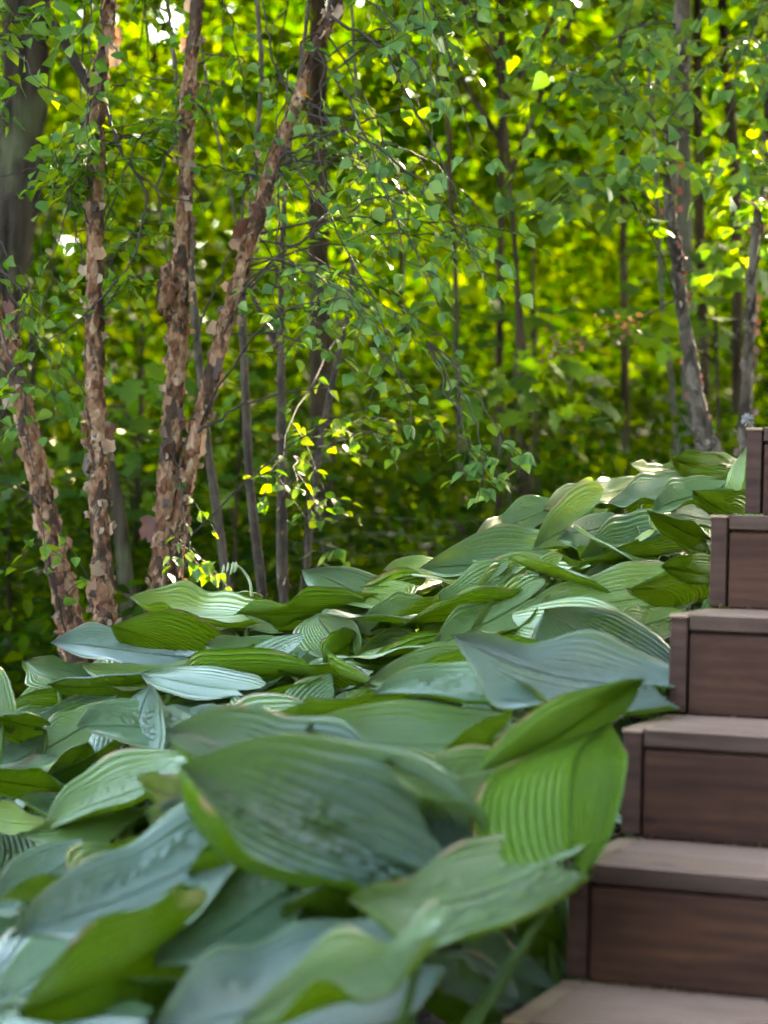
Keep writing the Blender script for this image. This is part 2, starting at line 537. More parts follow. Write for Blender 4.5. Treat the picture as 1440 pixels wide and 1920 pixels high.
# ------------------------------------------------------------------ ground
gx = np.unique(np.concatenate([np.linspace(-100, -8, 40), np.linspace(-8, 8, 81), np.linspace(8, 100, 40)]))
gy = np.unique(np.concatenate([np.linspace(-30, 1, 20), np.linspace(1, 16, 76), np.linspace(16, 200, 60)]))
XX, YY = np.meshgrid(gx, gy)
ZZ = G(XX, YY)
nxg, nyg = len(gx), len(gy)
i = np.arange(nyg - 1)[:, None] * nxg + np.arange(nxg - 1)[None, :]
F = np.stack([i, i + 1, i + nxg + 1, i + nxg], -1).reshape(-1, 4)
link('ground', mesh_np('ground', np.stack([XX, YY, ZZ], -1).reshape(-1, 3), F, M_SOIL, True), kind='structure',
     label='dark soil of the planting bed and woodland floor')

# ------------------------------------------------------------------ wooden stairs
ST_X, ST_Y, ST_Z, ST_TH, ST_H, ST_T = 0.1813, 3.0758, EYE - 0.6963, 0.3676, 0.1758, 0.30
stairs = thing('wooden_staircase', (ST_X, ST_Y, ST_Z - 2 * ST_H), 'dark reddish brown wooden garden stairs with weathered treads beside the hostas', 'staircase')
stairs.rotation_euler = (0, 0, -ST_TH)
SWID = 1.7


def board(name, x0, x1, y0, y1, z0, z1, mat, parent=stairs, bev=0.0025, loc=(0, 0, 0)):
    bm = box(x0, x1, y0, y1, z0, z1, bev)
    m = bpy.data.meshes.new(name)
    bm.to_mesh(m)
    bm.free()
    m.materials.append(mat)
    return link(name, m, parent, loc)


for m in range(-2, 8):
    z = (m + 2) * ST_H
    y = m * ST_T
    j = random.uniform(-0.0012, 0.0012)
    st = bpy.data.objects.new('step', None)
    COL.objects.link(st)
    st.parent = stairs
    st.location = (0, y, z)
    # side board: its end is the corner post, its top edge the pale strip along the tread
    board('side_board', 0, 0.031, 0.0, ST_T + 0.028, -ST_H + 0.004, -0.0062, M_POST, st)
    board('edge_trim', -0.002, 0.0325, -0.002, ST_T - 0.004, -0.006, 0.0 + j, M_TRIM, st)
    for k in range(2):
        ya, yb = 0.003 + k * 0.149, 0.003 + k * 0.149 + 0.144
        board('tread_board', 0.035, SWID, ya, min(yb, ST_T - 0.003), -0.027, 0.001 + j, M_TREAD if k else M_TREAD, st)
    board('nosing', 0.035, SWID, 0.0, 0.0026, -0.0265, -0.001, M_NOSING, st, 0.0008)
    board('riser_board', 0.036, SWID, 0.001, 0.024, -ST_H + 0.0025, -0.034, M_RISER, st)
    board('backing', 0.034, SWID, 0.026, 0.04, -ST_H - 0.04, -0.028, M_POST, st, 0)
board('newel_block', SWID + 0.004, SWID + 0.04, -2 * ST_T, 8 * ST_T, -ST_H * 0.9, 0.0, M_POST)

# crumbs of dry plant matter lying on the treads
th = ST_TH
fdir = np.array([math.sin(th), math.cos(th), 0])
rdir = np.array([math.cos(th), -math.sin(th), 0])
O = np.array([ST_X, ST_Y, ST_Z])
pos = []
for m, cx, n in ((0, 0.16, 34), (0, 0.03, 10), (1, 0.20, 16), (2, 0.25, 10), (1, 0.08, 8), (3, 0.1, 10)):
    for _ in range(n):
        pos.append(O + fdir * (m * ST_T + ST_T - 0.008 - abs(random.gauss(0, 0.012))) + rdir * (cx + random.gauss(0, 0.05)) + np.array([0, 0, m * ST_H + 0.004]))
pos = np.array(pos)
keep = (pos - O) @ rdir > 0.004
pos = pos[keep]
X, Y, Z = frames(rng.normal(0, 1, (len(pos), 3)) * (1, 1, 0.2), np.tile([0, 0, 1.0], (len(pos), 1)))
V, F, A = scatter([(-.3, -.5, 0), (.3, -.4, .1), (.25, .5, 0.1), (-.25, .4, .2)], [(0, 1, 2, 3)], pos, X, Y, Z, rng.uniform(.004, .012, len(pos)), rng.random(len(pos)))
link('plant_debris', mesh_np('plant_debris', V, F, M_DRYLEAF, attr=A), kind='stuff', label='dry brown plant crumbs lying along the backs of the treads', category='debris')


# ------------------------------------------------------------------ hostas
PROF_V = [0, .05, .1, .2, .3, .4, .5, .6, .7, .8, .88, .94, .98, 1.0]
PROF_W = [.52, .74, .87, 1.0, 1.05, 1.05, 1.01, .93, .80, .61, .41, .215, .07, 0.0]


def hosta_blade(B, T, U, D, top, seed, cup=None, wave=None, nu=44, nv=24, droop=None, arch=0.0, wf=1.0, lobe=0.19):
    r = random.Random(seed)
    B, T, U, D = (np.asarray(q, float) for q in (B, T, U, D))
    L = np.linalg.norm(T - B)
    Wd = np.linalg.norm(U - D)
    E = (U + D) / 2
    Mid = 0.55 * (B + T) / 2 + 0.45 * E
    Rr, Ll = U, D
    n = nz(np.cross(Rr - Ll, T - B))
    tocam = nz(np.array([0, 0, EYE]) - Mid)
    if (n @ tocam > 0) != top:
        Rr, Ll = D, U
        n = -n
    cup = r.choice((r.uniform(0.05, 0.13), r.uniform(0.14, 0.28))) if cup is None else cup
    wave = r.choice((r.uniform(0.003, 0.009), r.uniform(0.008, 0.016))) if wave is None else wave
    droop = r.uniform(-0.02, 0.10) if droop is None else droop
    Mid = Mid - n * cup * Wd * 0.45 + np.array([0, 0, arch])
    ctrl = 2 * Mid - 0.5 * (B + T)
    t = np.linspace(0, 1, nv + 1)
    v = 1 - (1 - t) ** 1.15
    u = np.linspace(-1, 1, 2 * nu + 1)
    uu, vv = np.meshgrid(u, v)
    a = np.abs(uu)
    mid = ((1 - v) ** 2)[:, None] * B + (2 * v * (1 - v))[:, None] * ctrl + (v ** 2)[:, None] * T
    # smooth half-width
    pv = np.linspace(0, 1, 200)
    pw = np.interp(pv, PROF_V, PROF_W)
    ker = np.ones(9) / 9
    pw2 = np.convolve(np.pad(pw, 4, mode='edge'), ker, 'valid')
    pw2[-1] = 0
    w = np.interp(v, pv, pw2)
    sv = np.where((uu > 0)[..., None], (Rr - Mid)[None, None], (Ll - Mid)[None, None])
    Pp = mid[:, None, :] + sv * (a * w[:, None])[..., None]
    ax = nz(T - B)
    lob = lobe * L * np.clip(1 - vv / 0.34, 0, 1) ** 1.6
    fu = np.sin(np.clip(a * 1.25, 0, 1) * math.pi / 2) ** 1.4 * (1 - 0.35 * sstep(0.75, 1.0, a))
    Pp = Pp - ax[None, None] * (lob * fu)[..., None]
    hgt = -cup * Wd * 0.55 * np.sin(a * math.pi) * w[:, None] * 0.8
    f1, f2, ph = r.uniform(0.7, 1.5) * wf, r.uniform(1.8, 2.8) * wf, r.uniform(0, 6.28)
    sgn = np.where(uu > 0, 1.0, 1.3)
    hgt = hgt + wave * (L / 0.3) * a ** 2.2 * (np.sin(vv * f1 * 6.28 + ph + sgn * 2) + 0.5 * np.sin(vv * f2 * 6.28 + ph * 2 + sgn)) * np.clip(w[:, None] + 0.1, 0, 1)
    hgt = hgt - droop * L * np.clip((vv - 0.6) / 0.4, 0, 1) ** 2
    # margin rolls down a little
    hgt = hgt - 0.012 * sstep(0.8, 1.0, a) * r.choice((1, 1, -0.6)) * np.clip(w[:, None], 0, 1)
    # real corrugation between the main veins, fine relief is left to the material
    nr = 11
    hgt = hgt + (1.0 if top else 0.55) * r.uniform(0.0024, 0.0040) * (L / 0.3) * (1.5 if L > 0.33 else 1.0) * (np.abs(np.sin(a * math.pi * nr)) - 0.5) * np.clip(w[:, None] * 1.3, 0, 1) * (1 - 0.6 * sstep(.85, 1, a)) * sstep(0.0, 0.06, a)
    hgt = hgt - 0.004 * np.clip(1 - a / 0.06, 0, 1)
    Pp = Pp + n[None, None] * hgt[..., None]
    uv = np.stack([uu * .5 + .5, vv], -1).reshape(-1, 2)
    k = len(u)
    q = np.arange(nv)[:, None] * k + np.arange(k - 1)[None, :]
    # top side faces n
    F = np.stack([q, q + 1, q + k + 1, q + k], -1).reshape(-1, 4)
    V = Pp.reshape(-1, 3)
    return V, F, uv


PLANTS = []


def plant(px, py, d, label):
    c = P(px, py, d)
    c[2] = float(G(c[0], c[1]))
    PLANTS.append((c, thing('hosta_plant', c, label, 'hosta', 'hostas covering the bed beside the stairs')))


plant(-40, 1400, 4.25, 'hosta cut by the left edge with one upright blue leaf above a dark curled leaf')
plant(150, 1330, 4.75, 'hosta of long scorch-tipped leaves below the two peeling trunks at left')
plant(400, 1230, 5.0, 'hosta with a raised bright green underside leaf under the forked birch')
plant(660, 1180, 5.1, 'hosta whose tallest pale leaf points up with a red edge, at centre ridge')
plant(890, 1090, 5.35, 'hosta on the ridge with one wide grey green arching leaf, right of centre')
plant(1110, 980, 5.6, 'hosta on the far ridge with yellow sunlit leaf edges')
plant(1330, 930, 5.2, 'hosta tucked against the topmost visible step, with dark leaf on top')
plant(1150, 1120, 4.7, 'hosta with one very long pale green leaf beside the second step from the top')
plant(800, 1290, 4.25, 'hosta of striped leaves in the middle of the bed behind the giant blue leaf')
plant(480, 1350, 4.15, 'hosta of low leaves between the upright oval leaf and the bed centre')
plant(1080, 1380, 3.5, 'blurred hosta with wide blue leaf and upright green underside leaf touching the stairs')
plant(600, 1560, 3.0, 'blurred foreground hosta bearing the giant puckered blue leaf')
plant(150, 1640, 3.15, 'blurred foreground hosta with long drooping leaf at lower left')
plant(150, 1490, 3.95, 'hosta with an upright oval leaf facing the camera, left of the giant leaf')
plant(520, 1960, 2.7, 'blurred hosta cut by the bottom edge, left of the lowest step')

LEAVES = [
    # base, tip, upper edge, lower edge, depth, side, tip direction, length
    (455, 1150, 243, 1119, 375, 1106, 330, 1152, 5.25, 't', 0, .30),
    (378, 1240, 207, 1166, 345, 1143, 262, 1222, 5.0, 'u', -1, .27),
    (350, 1232, 96, 1198, 205, 1168, 240, 1242, 4.95, 't', -1, .31),
    (190, 1268, 50, 1236, 112, 1230, 108, 1276, 4.85, 't', -1, .24),
    (388, 1256, 152, 1246, 300, 1234, 238, 1276, 4.75, 't', -1, .29),
    (310, 1270, 88, 1282, 170, 1262, 195, 1312, 4.65, 'u', -1, .27),
    (190, 1325, 45, 1362, 130, 1302, 112, 1362, 4.55, 't', -1, .24),
    (182, 1345, 34, 1430, 95, 1348, 122, 1420, 4.4, 't', -1, .25),
    (250, 1438, 282, 1281, 160, 1385, 302, 1352, 4.2, 't', 1, .26),
    (548, 1220, 374, 1318, 430, 1232, 462, 1296, 4.6, 't', -1, .25),
    (592, 1228, 383, 1206, 480, 1182, 450, 1242, 4.9, 't', -1, .28),
    (648, 1138, 444, 1152, 556, 1118, 552, 1164, 5.1, 'u', -1, .28),
    (752, 1140, 576, 1058, 692, 1072, 632, 1136, 5.3, 't', -1, .28),
    (648, 1222, 588, 1150, 560, 1198, 654, 1162, 4.85, 't', 1, .20),
    (655, 1322, 522, 1240, 690, 1250, 572, 1290, 4.6, 'u', -1, .25),
    (785, 1148, 662, 1178, 722, 1130, 728, 1188, 5.0, 't', -1, .22),
    (775, 1182, 692, 1176, 805, 1122, 735, 1172, 4.95, 'u', -1, .22),
    (1000, 1052, 786, 1066, 935, 984, 888, 1070, 5.5, 't', -1, .32),
    (1018, 958, 892, 1000, 950, 945, 968, 996, 5.85, 't', -1, .26),
    (1115, 950, 1000, 1018, 1055, 938, 1072, 1018, 5.6, 't', -1, .26),
    (1200, 905, 1076, 930, 1138, 896, 1142, 940, 5.95, 't', -1, .25),
    (1300, 905, 1140, 942, 1220, 896, 1222, 944, 5.7, 't', -1, .28),
    (1275, 872, 1184, 867, 1232, 861, 1222, 889, 5.95, 't', -1, .22),
    (1350, 868, 1252, 850, 1300, 843, 1292, 897, 5.8, 'u', -1, .24),
    (1310, 856, 1392, 854, 1350, 845, 1352, 876, 6.0, 't', 1, .22),
    (1375, 908, 1284, 898, 1342, 880, 1330, 920, 5.3, 'u', -1, .22),
    (1382, 930, 1400, 836, 1346, 905, 1420, 890, 5.0, 't', 1, .22),
    (1372, 962, 1298, 922, 1392, 912, 1318, 948, 4.8, 'u', -1, .21),
    (1350, 915, 1222, 952, 1262, 908, 1292, 948, 4.95, 't', -1, .25),
    (1325, 1012, 1213, 952, 1290, 972, 1262, 1008, 4.9, 'u', -1, .24),
    (1345, 975, 1262, 958, 1305, 935, 1302, 985, 5.1, 't', -1, .22),
    (1240, 1000, 1088, 1040, 1165, 972, 1165, 1036, 5.2, 't', -1, .28),
    (1268, 1035, 1088, 1048, 1255, 992, 1185, 1052, 5.1, 'u', -1, .28),
    (1205, 1048, 1094, 1072, 1150, 1032, 1150, 1082, 5.0, 't', -1, .24),
    (1140, 985, 1052, 1000, 1102, 962, 1096, 1022, 5.4, 't', -1, .24),
    (1268, 1112, 958, 1160, 1140, 1050, 1130, 1150, 4.7, 't', -1, .38),
    (1275, 1135, 1180, 1100, 1325, 1058, 1190, 1112, 4.65, 'u', -1, .22),
    (1340, 1070, 1232, 1052, 1292, 1032, 1290, 1086, 4.5, 'u', -1, .23),
    (935, 1078, 792, 1144, 850, 1080, 872, 1132, 5.05, 't', -1, .26),
    (962, 1072, 890, 1098, 925, 1066, 935, 1112, 5.1, 't', -1, .20),
    (915, 1130, 776, 1202, 835, 1122, 862, 1186, 4.75, 't', -1, .26),
    (992, 1122, 798, 1214, 895, 1130, 915, 1196, 4.6, 't', -1, .30),
    (1005, 1120, 885, 1172, 940, 1112, 955, 1185, 4.65, 't', -1, .25),
    (1236, 1262, 1028, 1140, 1160, 1152, 1040, 1248, 4.2, 't', -1, .32),
    (1258, 1155, 1122, 1168, 1190, 1138, 1190, 1200, 4.45, 't', -1, .24),
    (1222, 1285, 848, 1190, 1052, 1205, 985, 1318, 3.75, 't', -1, .40),
    (905, 1250, 688, 1278, 795, 1208, 815, 1282, 4.2, 't', -1, .29),
    (790, 1335, 684, 1290, 745, 1282, 720, 1335, 4.15, 'u', -1, .20),
    (862, 1320, 752, 1296, 815, 1284, 800, 1345, 4.1, 't', -1, .22),
    (930, 1345, 896, 1246, 876, 1300, 962, 1290, 3.95, 't', 1, .20),
    (930, 1392, 570, 1372, 750, 1322, 770, 1418, 3.5, 't', -1, .36),
    (578, 1372, 428, 1346, 502, 1336, 502, 1388, 4.0, 't', -1, .26),
    (668, 1342, 518, 1346, 596, 1314, 590, 1366, 4.3, 't', -1, .26),
    (950, 1438, 722, 1415, 832, 1402, 842, 1500, 3.2, 't', -1, .30),
    (1066, 1598, 1130, 1392, 900, 1482, 1168, 1440, 3.2, 'u', 1, .32),
    (965, 1425, 1200, 1268, 1055, 1312, 1140, 1362, 3.45, 'u', 1, .32),
    (752, 1640, 336, 1432, 668, 1384, 496, 1604, 2.95, 't', -1, .46),
    (625, 1425, 326, 1352, 480, 1342, 418, 1450, 3.25, 't', -1, .34),
    (380, 1482, 264, 1452, 325, 1440, 322, 1504, 3.4, 't', -1, .22),
    (425, 1545, 274, 1520, 345, 1492, 340, 1568, 3.3, 't', -1, .22),
    (405, 1592, 20, 1742, 205, 1578, 262, 1712, 3.0, 't', -1, .42),
    (532, 1672, 288, 1815, 372, 1660, 452, 1770, 2.9, 't', -1, .34),
    (622, 1752, 522, 1690, 640, 1645, 560, 1725, 2.95, 'u', -1, .20),
    (500, 1660, 340, 1620, 420, 1572, 430, 1670, 3.15, 'u', -1, .26),
    (1036, 1616, 652, 1688, 850, 1602, 862, 1766, 2.9, 't', -1, .38),
    (338, 1738, 12, 1892, 190, 1732, 240, 1888, 2.8, 'u', -1, .38),
    (735, 1795, 282, 1925, 485, 1772, 575, 1945, 2.65, 't', -1, .42),
    (770, 1768, 432, 1900, 640, 1782, 600, 1880, 2.5, 't', -1, .30),
    (935, 1888, 790, 1795, 880, 1790, 845, 1872, 3.1, 't', -1, .24),
    (240, 1502, 38, 1488, 125, 1476, 142, 1530, 4.0, 't', -1, .28),
    (236, 1512, 38, 1552, 168, 1526, 150, 1590, 3.8, 't', -1, .27),
    (-50, 1520, 92, 1532, 20, 1500, 40, 1556, 3.95, 't', -1, .24),
    (-40, 1455, 165, 1482, 70, 1442, 62, 1492, 4.1, 'u', 1, .27),
    (-60, 1430, 110, 1420, 30, 1402, 40, 1452, 4.25, 't', -1, .27),
    (112, 1452, 168, 1388, 92, 1424, 172, 1436, 4.2, 'u', -1, .20),
    (128, 1612, -45, 1700, 40, 1596, 65, 1682, 3.5, 't', -1, .27),
    (2, 1352, -12, 1225, 20, 1300, -95, 1310, 4.3, 't', 1, .22),
    (78, 1362, -10, 1338, 40, 1330, 20, 1380, 4.25, 'u', -1, .20),
    (62, 1368, -40, 1425, 0, 1362, 30, 1420, 4.3, 't', -1, .22),
    (110, 1290, 38, 1240, 60, 1275, 105, 1250, 5.05, 't', 1, .20),
    (255, 1452, 335, 1372, 262, 1392, 335, 1430, 4.1, 't', 1, .24),
    (300, 1370, 420, 1322, 345, 1318, 400, 1372, 4.3, 't', 1, .25),
    (768, 1225, 664, 1232, 720, 1188, 712, 1248, 4.7, 't', -1, .22),
    (660, 1200, 598, 1238, 620, 1195, 642, 1242, 4.75, 'u', -1, .18),
    (520, 1300, 438, 1322, 470, 1286, 492, 1330, 4.6, 'u', -1, .20),
    (610, 1300, 476, 1330, 540, 1290, 548, 1340, 4.55, 't', -1, .24),
    (405, 1295, 308, 1318, 355, 1286, 360, 1330, 4.5, 't', -1, .22),
    (20, 1880, 120, 1700, -40, 1780, 110, 1800, 3.1, 't', 1, .30),
    (640, 1268, 560, 1262, 600, 1240, 598, 1290, 4.8, 't', -1, .22),
    (1040, 1060, 950, 1090, 995, 1050, 1002, 1100, 4.95, 't', -1, .24),
    (870, 1200, 770, 1246, 820, 1190, 835, 1240, 4.5, 't', -1, .24),
    (1130, 1200, 985, 1215, 1060, 1180, 1060, 1240, 4.35, 't', -1, .25),
    (1100, 920, 1020, 950, 1060, 915, 1062, 955, 6.0, 't', -1, .23),
    (820, 1075, 728, 1090, 770, 1066, 775, 1104, 5.5, 't', -1, .22),
    (480, 1125, 400, 1118, 440, 1104, 445, 1140, 5.5, 'u', -1, .20),
    (990, 1360, 935, 1270, 920, 1320, 1010, 1300, 3.7, 't', 1, .22),
    (1212, 1325, 1150, 1288, 1200, 1266, 1165, 1335, 3.9, 't', -1, .20),
    (1015, 1850, 868, 1752, 950, 1760, 925, 1835, 3.25, 't', -1, .24),
    (1040, 1760, 960, 1700, 1010, 1690, 985, 1765, 3.35, 'u', -1, .18),
    (860, 1600, 790, 1500, 800, 1560, 880, 1530, 3.1, 't', -1, .22),
]
# leaves with a marked look of their own
SPECIAL = {(752, 1640): dict(tint=0.0, puck=1.5, cup=0.36, wave=0.008, droop=0.0, lobe=0.34), (1036, 1616): dict(tint=0.62, puck=0.7, cup=0.16, wave=0.011, droop=0.0),
           (405, 1592): dict(tint=0.12, puck=0.9, cup=0.16, wave=0.014), (1222, 1285): dict(tint=0.0, puck=0.5, cup=0.12, wave=0.014),
           (250, 1438): dict(tint=0.25, puck=1.0, cup=0.08, wave=0.005, droop=0.0), (752, 1140): dict(tint=0.35, puck=0.2, cup=0.10, wave=0.006),
           (1000, 1052): dict(tint=0.45, puck=0.2, cup=0.20, wave=0.007), (1268, 1112): dict(tint=0.85, puck=0.4, cup=0.14, wave=0.013),
           (1236, 1262): dict(tint=0.15, puck=1.0, cup=0.10, wave=0.010), (350, 1232): dict(tint=0.10, puck=0.4, cup=0.08, wave=0.008),
           (950, 1438): dict(tint=0.7, puck=0.6), (930, 1392): dict(tint=0.5, puck=0.2, cup=0.16), (1066, 1598): dict(tint=0.4, puck=0.5, cup=0.06, wave=0.006, droop=0.15, arch=0.03),
           (965, 1425): dict(wave=0.006, cup=0.08), (338, 1738): dict(wave=0.010, cup=0.16, tint=0.3), (532, 1672): dict(tint=0.3, puck=0.6, cup=0.15), (770, 1768): dict(tint=0.6, puck=0.6, wave=0.022, cup=0.16), (735, 1795): dict(tint=0.05, puck=0.6, cup=0.12)}
NOBROAD = {(1212, 1325), (965, 1425), (935, 1888), (1066, 1598), (752, 1640), (250, 1438), (1036, 1616), (2, 1352)}
nleaf = 0


def add_leaf(B, T, U, D, top, tint=None, puck=None, **kw):
    global nleaf
    nleaf += 1
    ctr = (B + T) / 2
    best = min(PLANTS, key=lambda q: (q[0][0] - B[0]) ** 2 + (q[0][1] - B[1]) ** 2)
    V, F, uv = hosta_blade(B, T, U, D, top, nleaf * 13 + 5, **kw)
    root = best[1]
    m = mesh_np('hosta_leaf', V - B, F, M_HOSTA, True, uv=uv)
    lf = link('leaf', m, root, B - np.array(root.location))
    lf.color = (random.random() if tint is None else tint, random.choice((0.1, 0.35, 0.8)) if puck is None else puck, 0, 1)
    # petiole from the crown of the plant up to the blade
    c = best[0] + np.array([random.uniform(-.05, .05), random.uniform(-.05, .05), -0.02])
    dirn = nz(B - T)
    p = spline([B + nz(T - B) * 0.02 + (0, 0, -0.008), B + dirn * 0.012 + (0, 0, -0.03), (B + dirn * 0.05) * 0.55 + c * 0.45 + (0, 0, -0.03), c], 10)
    if np.linalg.norm(c - B) > 0.9:
        p = spline([B + nz(T - B) * 0.02 + (0, 0, -0.008), B + dirn * 0.012 + (0, 0, -0.03), B + dirn * 0.06 + (0, 0, -0.2), B + dirn * 0.08 + (0, 0, -0.5)], 10)
    V, F = tube(p - B, np.linspace(0.0042, 0.0085, 10), 7)
    link('petiole', mesh_np('petiole', V, F, M_PETIOLE, True), lf)


for (bx, by, tx, ty, ux, uy, dx, dy, d, side, tip, L) in LEAVES:
    mpp = d / FPX
    pl = math.hypot(tx - bx, ty - by) * mpp
    L = max(L, pl * 1.02)
    dl = tip * min(math.sqrt(max(L * L - pl * pl, 0)), 0.62 * L)
    pw = math.hypot(ux - dx, uy - dy) * mpp
    ex, ey = (ux + dx) / 2, (uy + dy) / 2
    kb = (1.20 if d < 3.4 else 1.10) if (bx, by) not in NOBROAD else 1.0
    ux, uy, dx, dy = ex + (ux - ex) * kb, ey + (uy - ey) * kb, ex + (dx - ex) * kb, ey + (dy - ey) * kb
    pw *= kb
    Wd = max(0.80 * L, pw * 1.02)
    dw = min(math.sqrt(max(Wd * Wd - pw * pw, 0)), 0.85 * Wd)
    if side == 'u':
        dw = -dw * 0.75
    if d < 3.4:
        tint, pk = random.uniform(-0.05, 0.24), 0.7
    elif bx > 760 and by < 1230:
        tint, pk = random.uniform(0.35, 1.0), 0.3
    else:
        tint, pk = random.choice((random.uniform(0.05, .4), random.uniform(.3, 1.0), random.uniform(.3, .8))), None
    kw = SPECIAL.get((bx, by), {})
    tint = kw.get('tint', tint)
    add_leaf(P(bx, by, d - dl / 2), P(tx, ty, d + dl / 2), P(ux, uy, d + dw / 2), P(dx, dy, d - dw / 2), side == 't',
             **{**dict(tint=tint, puck=pk), **kw})

def near_giant(*pts):
    for p in pts:
        u_, w_ = p[0] / p[1] * FPX + 720, 960 - (p[2] - EYE) / p[1] * FPX
        if 300 < u_ < 960 and 1370 < w_ < 1790 and p[1] < 3.25:
            return True
    return False


# leaves between them, a little under the top of the canopy
rl_ = random.Random(41)
made = 0
while made < 105:
    Yb = rl_.uniform(2.75, 5.6)
    Xb = rl_.uniform(-0.9, 1.0)
    q = np.array([Xb, Yb, EYE - 0.36 + 0.1 * (Yb - 3) + 0.27 * (Xb + 0.08) - rl_.uniform(0.07, 0.17)])
    u_, w_ = Xb / Yb * FPX + 720, 960 - (q[2] - EYE) / Yb * FPX
    if not (-60 < u_ < 1400) or (q - O) @ rdir > -0.20 or w_ > 1960 or w_ < 1180 - 0.23 * u_ + 30:
        continue
    az = rl_.uniform(math.radians(150), math.radians(290)) if rl_.random() < .75 else rl_.uniform(0, 6.28)
    o_ = np.array([math.cos(az), math.sin(az), 0])
    s_ = np.array([-math.sin(az), math.cos(az), 0])
    L = rl_.uniform(.20, .29)
    pit = rl_.uniform(-.75, .1)
    B = q - o_ * L / 2
    T = B + L * (o_ * math.cos(pit) + np.array([0, 0, math.sin(pit)]))
    mid = (B + T) / 2 + np.array([0, 0, .02])
    rl = rl_.uniform(-.5, .5)
    sv = s_ * math.cos(rl) + np.array([0, 0, math.sin(rl)])
    U_, D_ = mid + sv * L * .40, mid - sv * L * .40
    if max((z_ - O) @ rdir for z_ in (B, T, U_, D_)) > -0.03 or near_giant(B, T, U_, D_, mid):
        continue
    n = np.cross(U_ - D_, T - B)
    nn = n if n[2] > 0 else -n
    add_leaf(B, T, U_, D_, bool(nn @ (np.array([0, 0, EYE]) - mid) > 0), nu=33, nv=18, wave=rl_.uniform(.003, .010), cup=rl_.uniform(.05, .20), tint=rl_.uniform(.3, 1.0) if u_ > 700 else rl_.uniform(.1, .8))
    made += 1

# leaves lower down in each clump, seen between the big ones
for c, root in PLANTS:
    nl = 15
    a0 = random.uniform(0, 6.28)
    for k in range(nl):
        a = a0 + k * 6.283 / nl + random.uniform(-.25, .25)
        rad = random.uniform(0.10, 0.22)
        h = random.uniform(0.10, 0.32)
        L = random.uniform(0.20, 0.29)
        o = np.array([math.cos(a), math.sin(a), 0])
        s = np.array([-math.sin(a), math.cos(a), 0])
        B = c + o * rad + (0, 0, h)
        pit = random.uniform(-0.55, 0.05)
        T = B + L * (o * math.cos(pit) + np.array([0, 0, math.sin(pit)]))
        mid = (B + T) / 2 + np.array([0, 0, 0.03])
        w = 0.36 * L
        rl = random.uniform(-.3, .3)
        sv = s * math.cos(rl) + np.array([0, 0, math.sin(rl)])
        U_, D_ = mid + sv * w, mid - sv * w
        n = np.cross(U_ - D_, T - B)
        if near_giant(B, T, U_, D_, mid) or (B - O) @ rdir > -0.03 or (T - O) @ rdir > -0.05 or max((U_ - O) @ rdir, (D_ - O) @ rdir) > -0.02:
            continue
        tocam = np.array([0, 0, EYE]) - mid
        up_is_top = (np.array([0, 0, 1.0]) @ (n if n[2] > 0 else -n)) > 0
        nn = n if n[2] > 0 else -n
        add_leaf(B, T, U_, D_, bool(nn @ tocam > 0), nu=22, nv=12, tint=random.uniform(.15, .7))

# a bent pale seed stalk rising behind the ridge
sp = spline([P(472, 1118, 5.3), P(468, 1090, 5.3), P(452, 1066, 5.3), P(434, 1058, 5.28)], 14)
V, F = tube(sp, np.linspace(0.004, 0.0025, 14), 6)
pl3 = PLANTS[2][1]
part('flower_stalk', mesh_np('flower_stalk', V, F, M_STALK, True), pl3)
pods = []
for k in range(7):
    q = sp[-1] + np.array([random.uniform(-.02, .012), random.uniform(-.01, .01), random.uniform(-.008, .012)])
    pods.append(tube(spline([q, q + (0.0, 0, -0.012), q + (-.004, 0, -0.024)], 5), [0.001, 0.003, 0.0036, 0.003, 0.0005], 6))
V, F = join(pods)
part('seed_pod', mesh_np('seed_pod', V, F, M_STALK, True), pl3, kind='stuff')

# white flower head beside the topmost step
fh = P(1404, 786, 4.95)
fb = P(1446, 868, 4.95)
fr = thing('chive_flower', (fb[0], fb[1], fb[2] - 0.35), 'small pale flower head on a thin stem behind the topmost step', 'flower')
V, F = tube(spline([fb - (0, 0, 0.35), fb, (fb + fh) / 2 + (-0.004, 0, 0.008), fh], 14), np.full(14, 0.0016), 6)
part('stem', mesh_np('stem', V, F, M_STALK, True), fr)
pt = []
for k in range(46):
    dv = nz(rng.normal(0, 1, 3) + (-0.35, 0, 0.35))
    e = fh + dv * random.uniform(0.009, 0.021)
    pt.append(tube(np.array([fh, (fh + e) / 2 + rng.normal(0, .001, 3), e]), [0.0006, 0.0016, 0.0008], 4))
V, F = join(pt)
part('flower_head', mesh_np('flower_head', V, F, M_PETAL, True), fr)

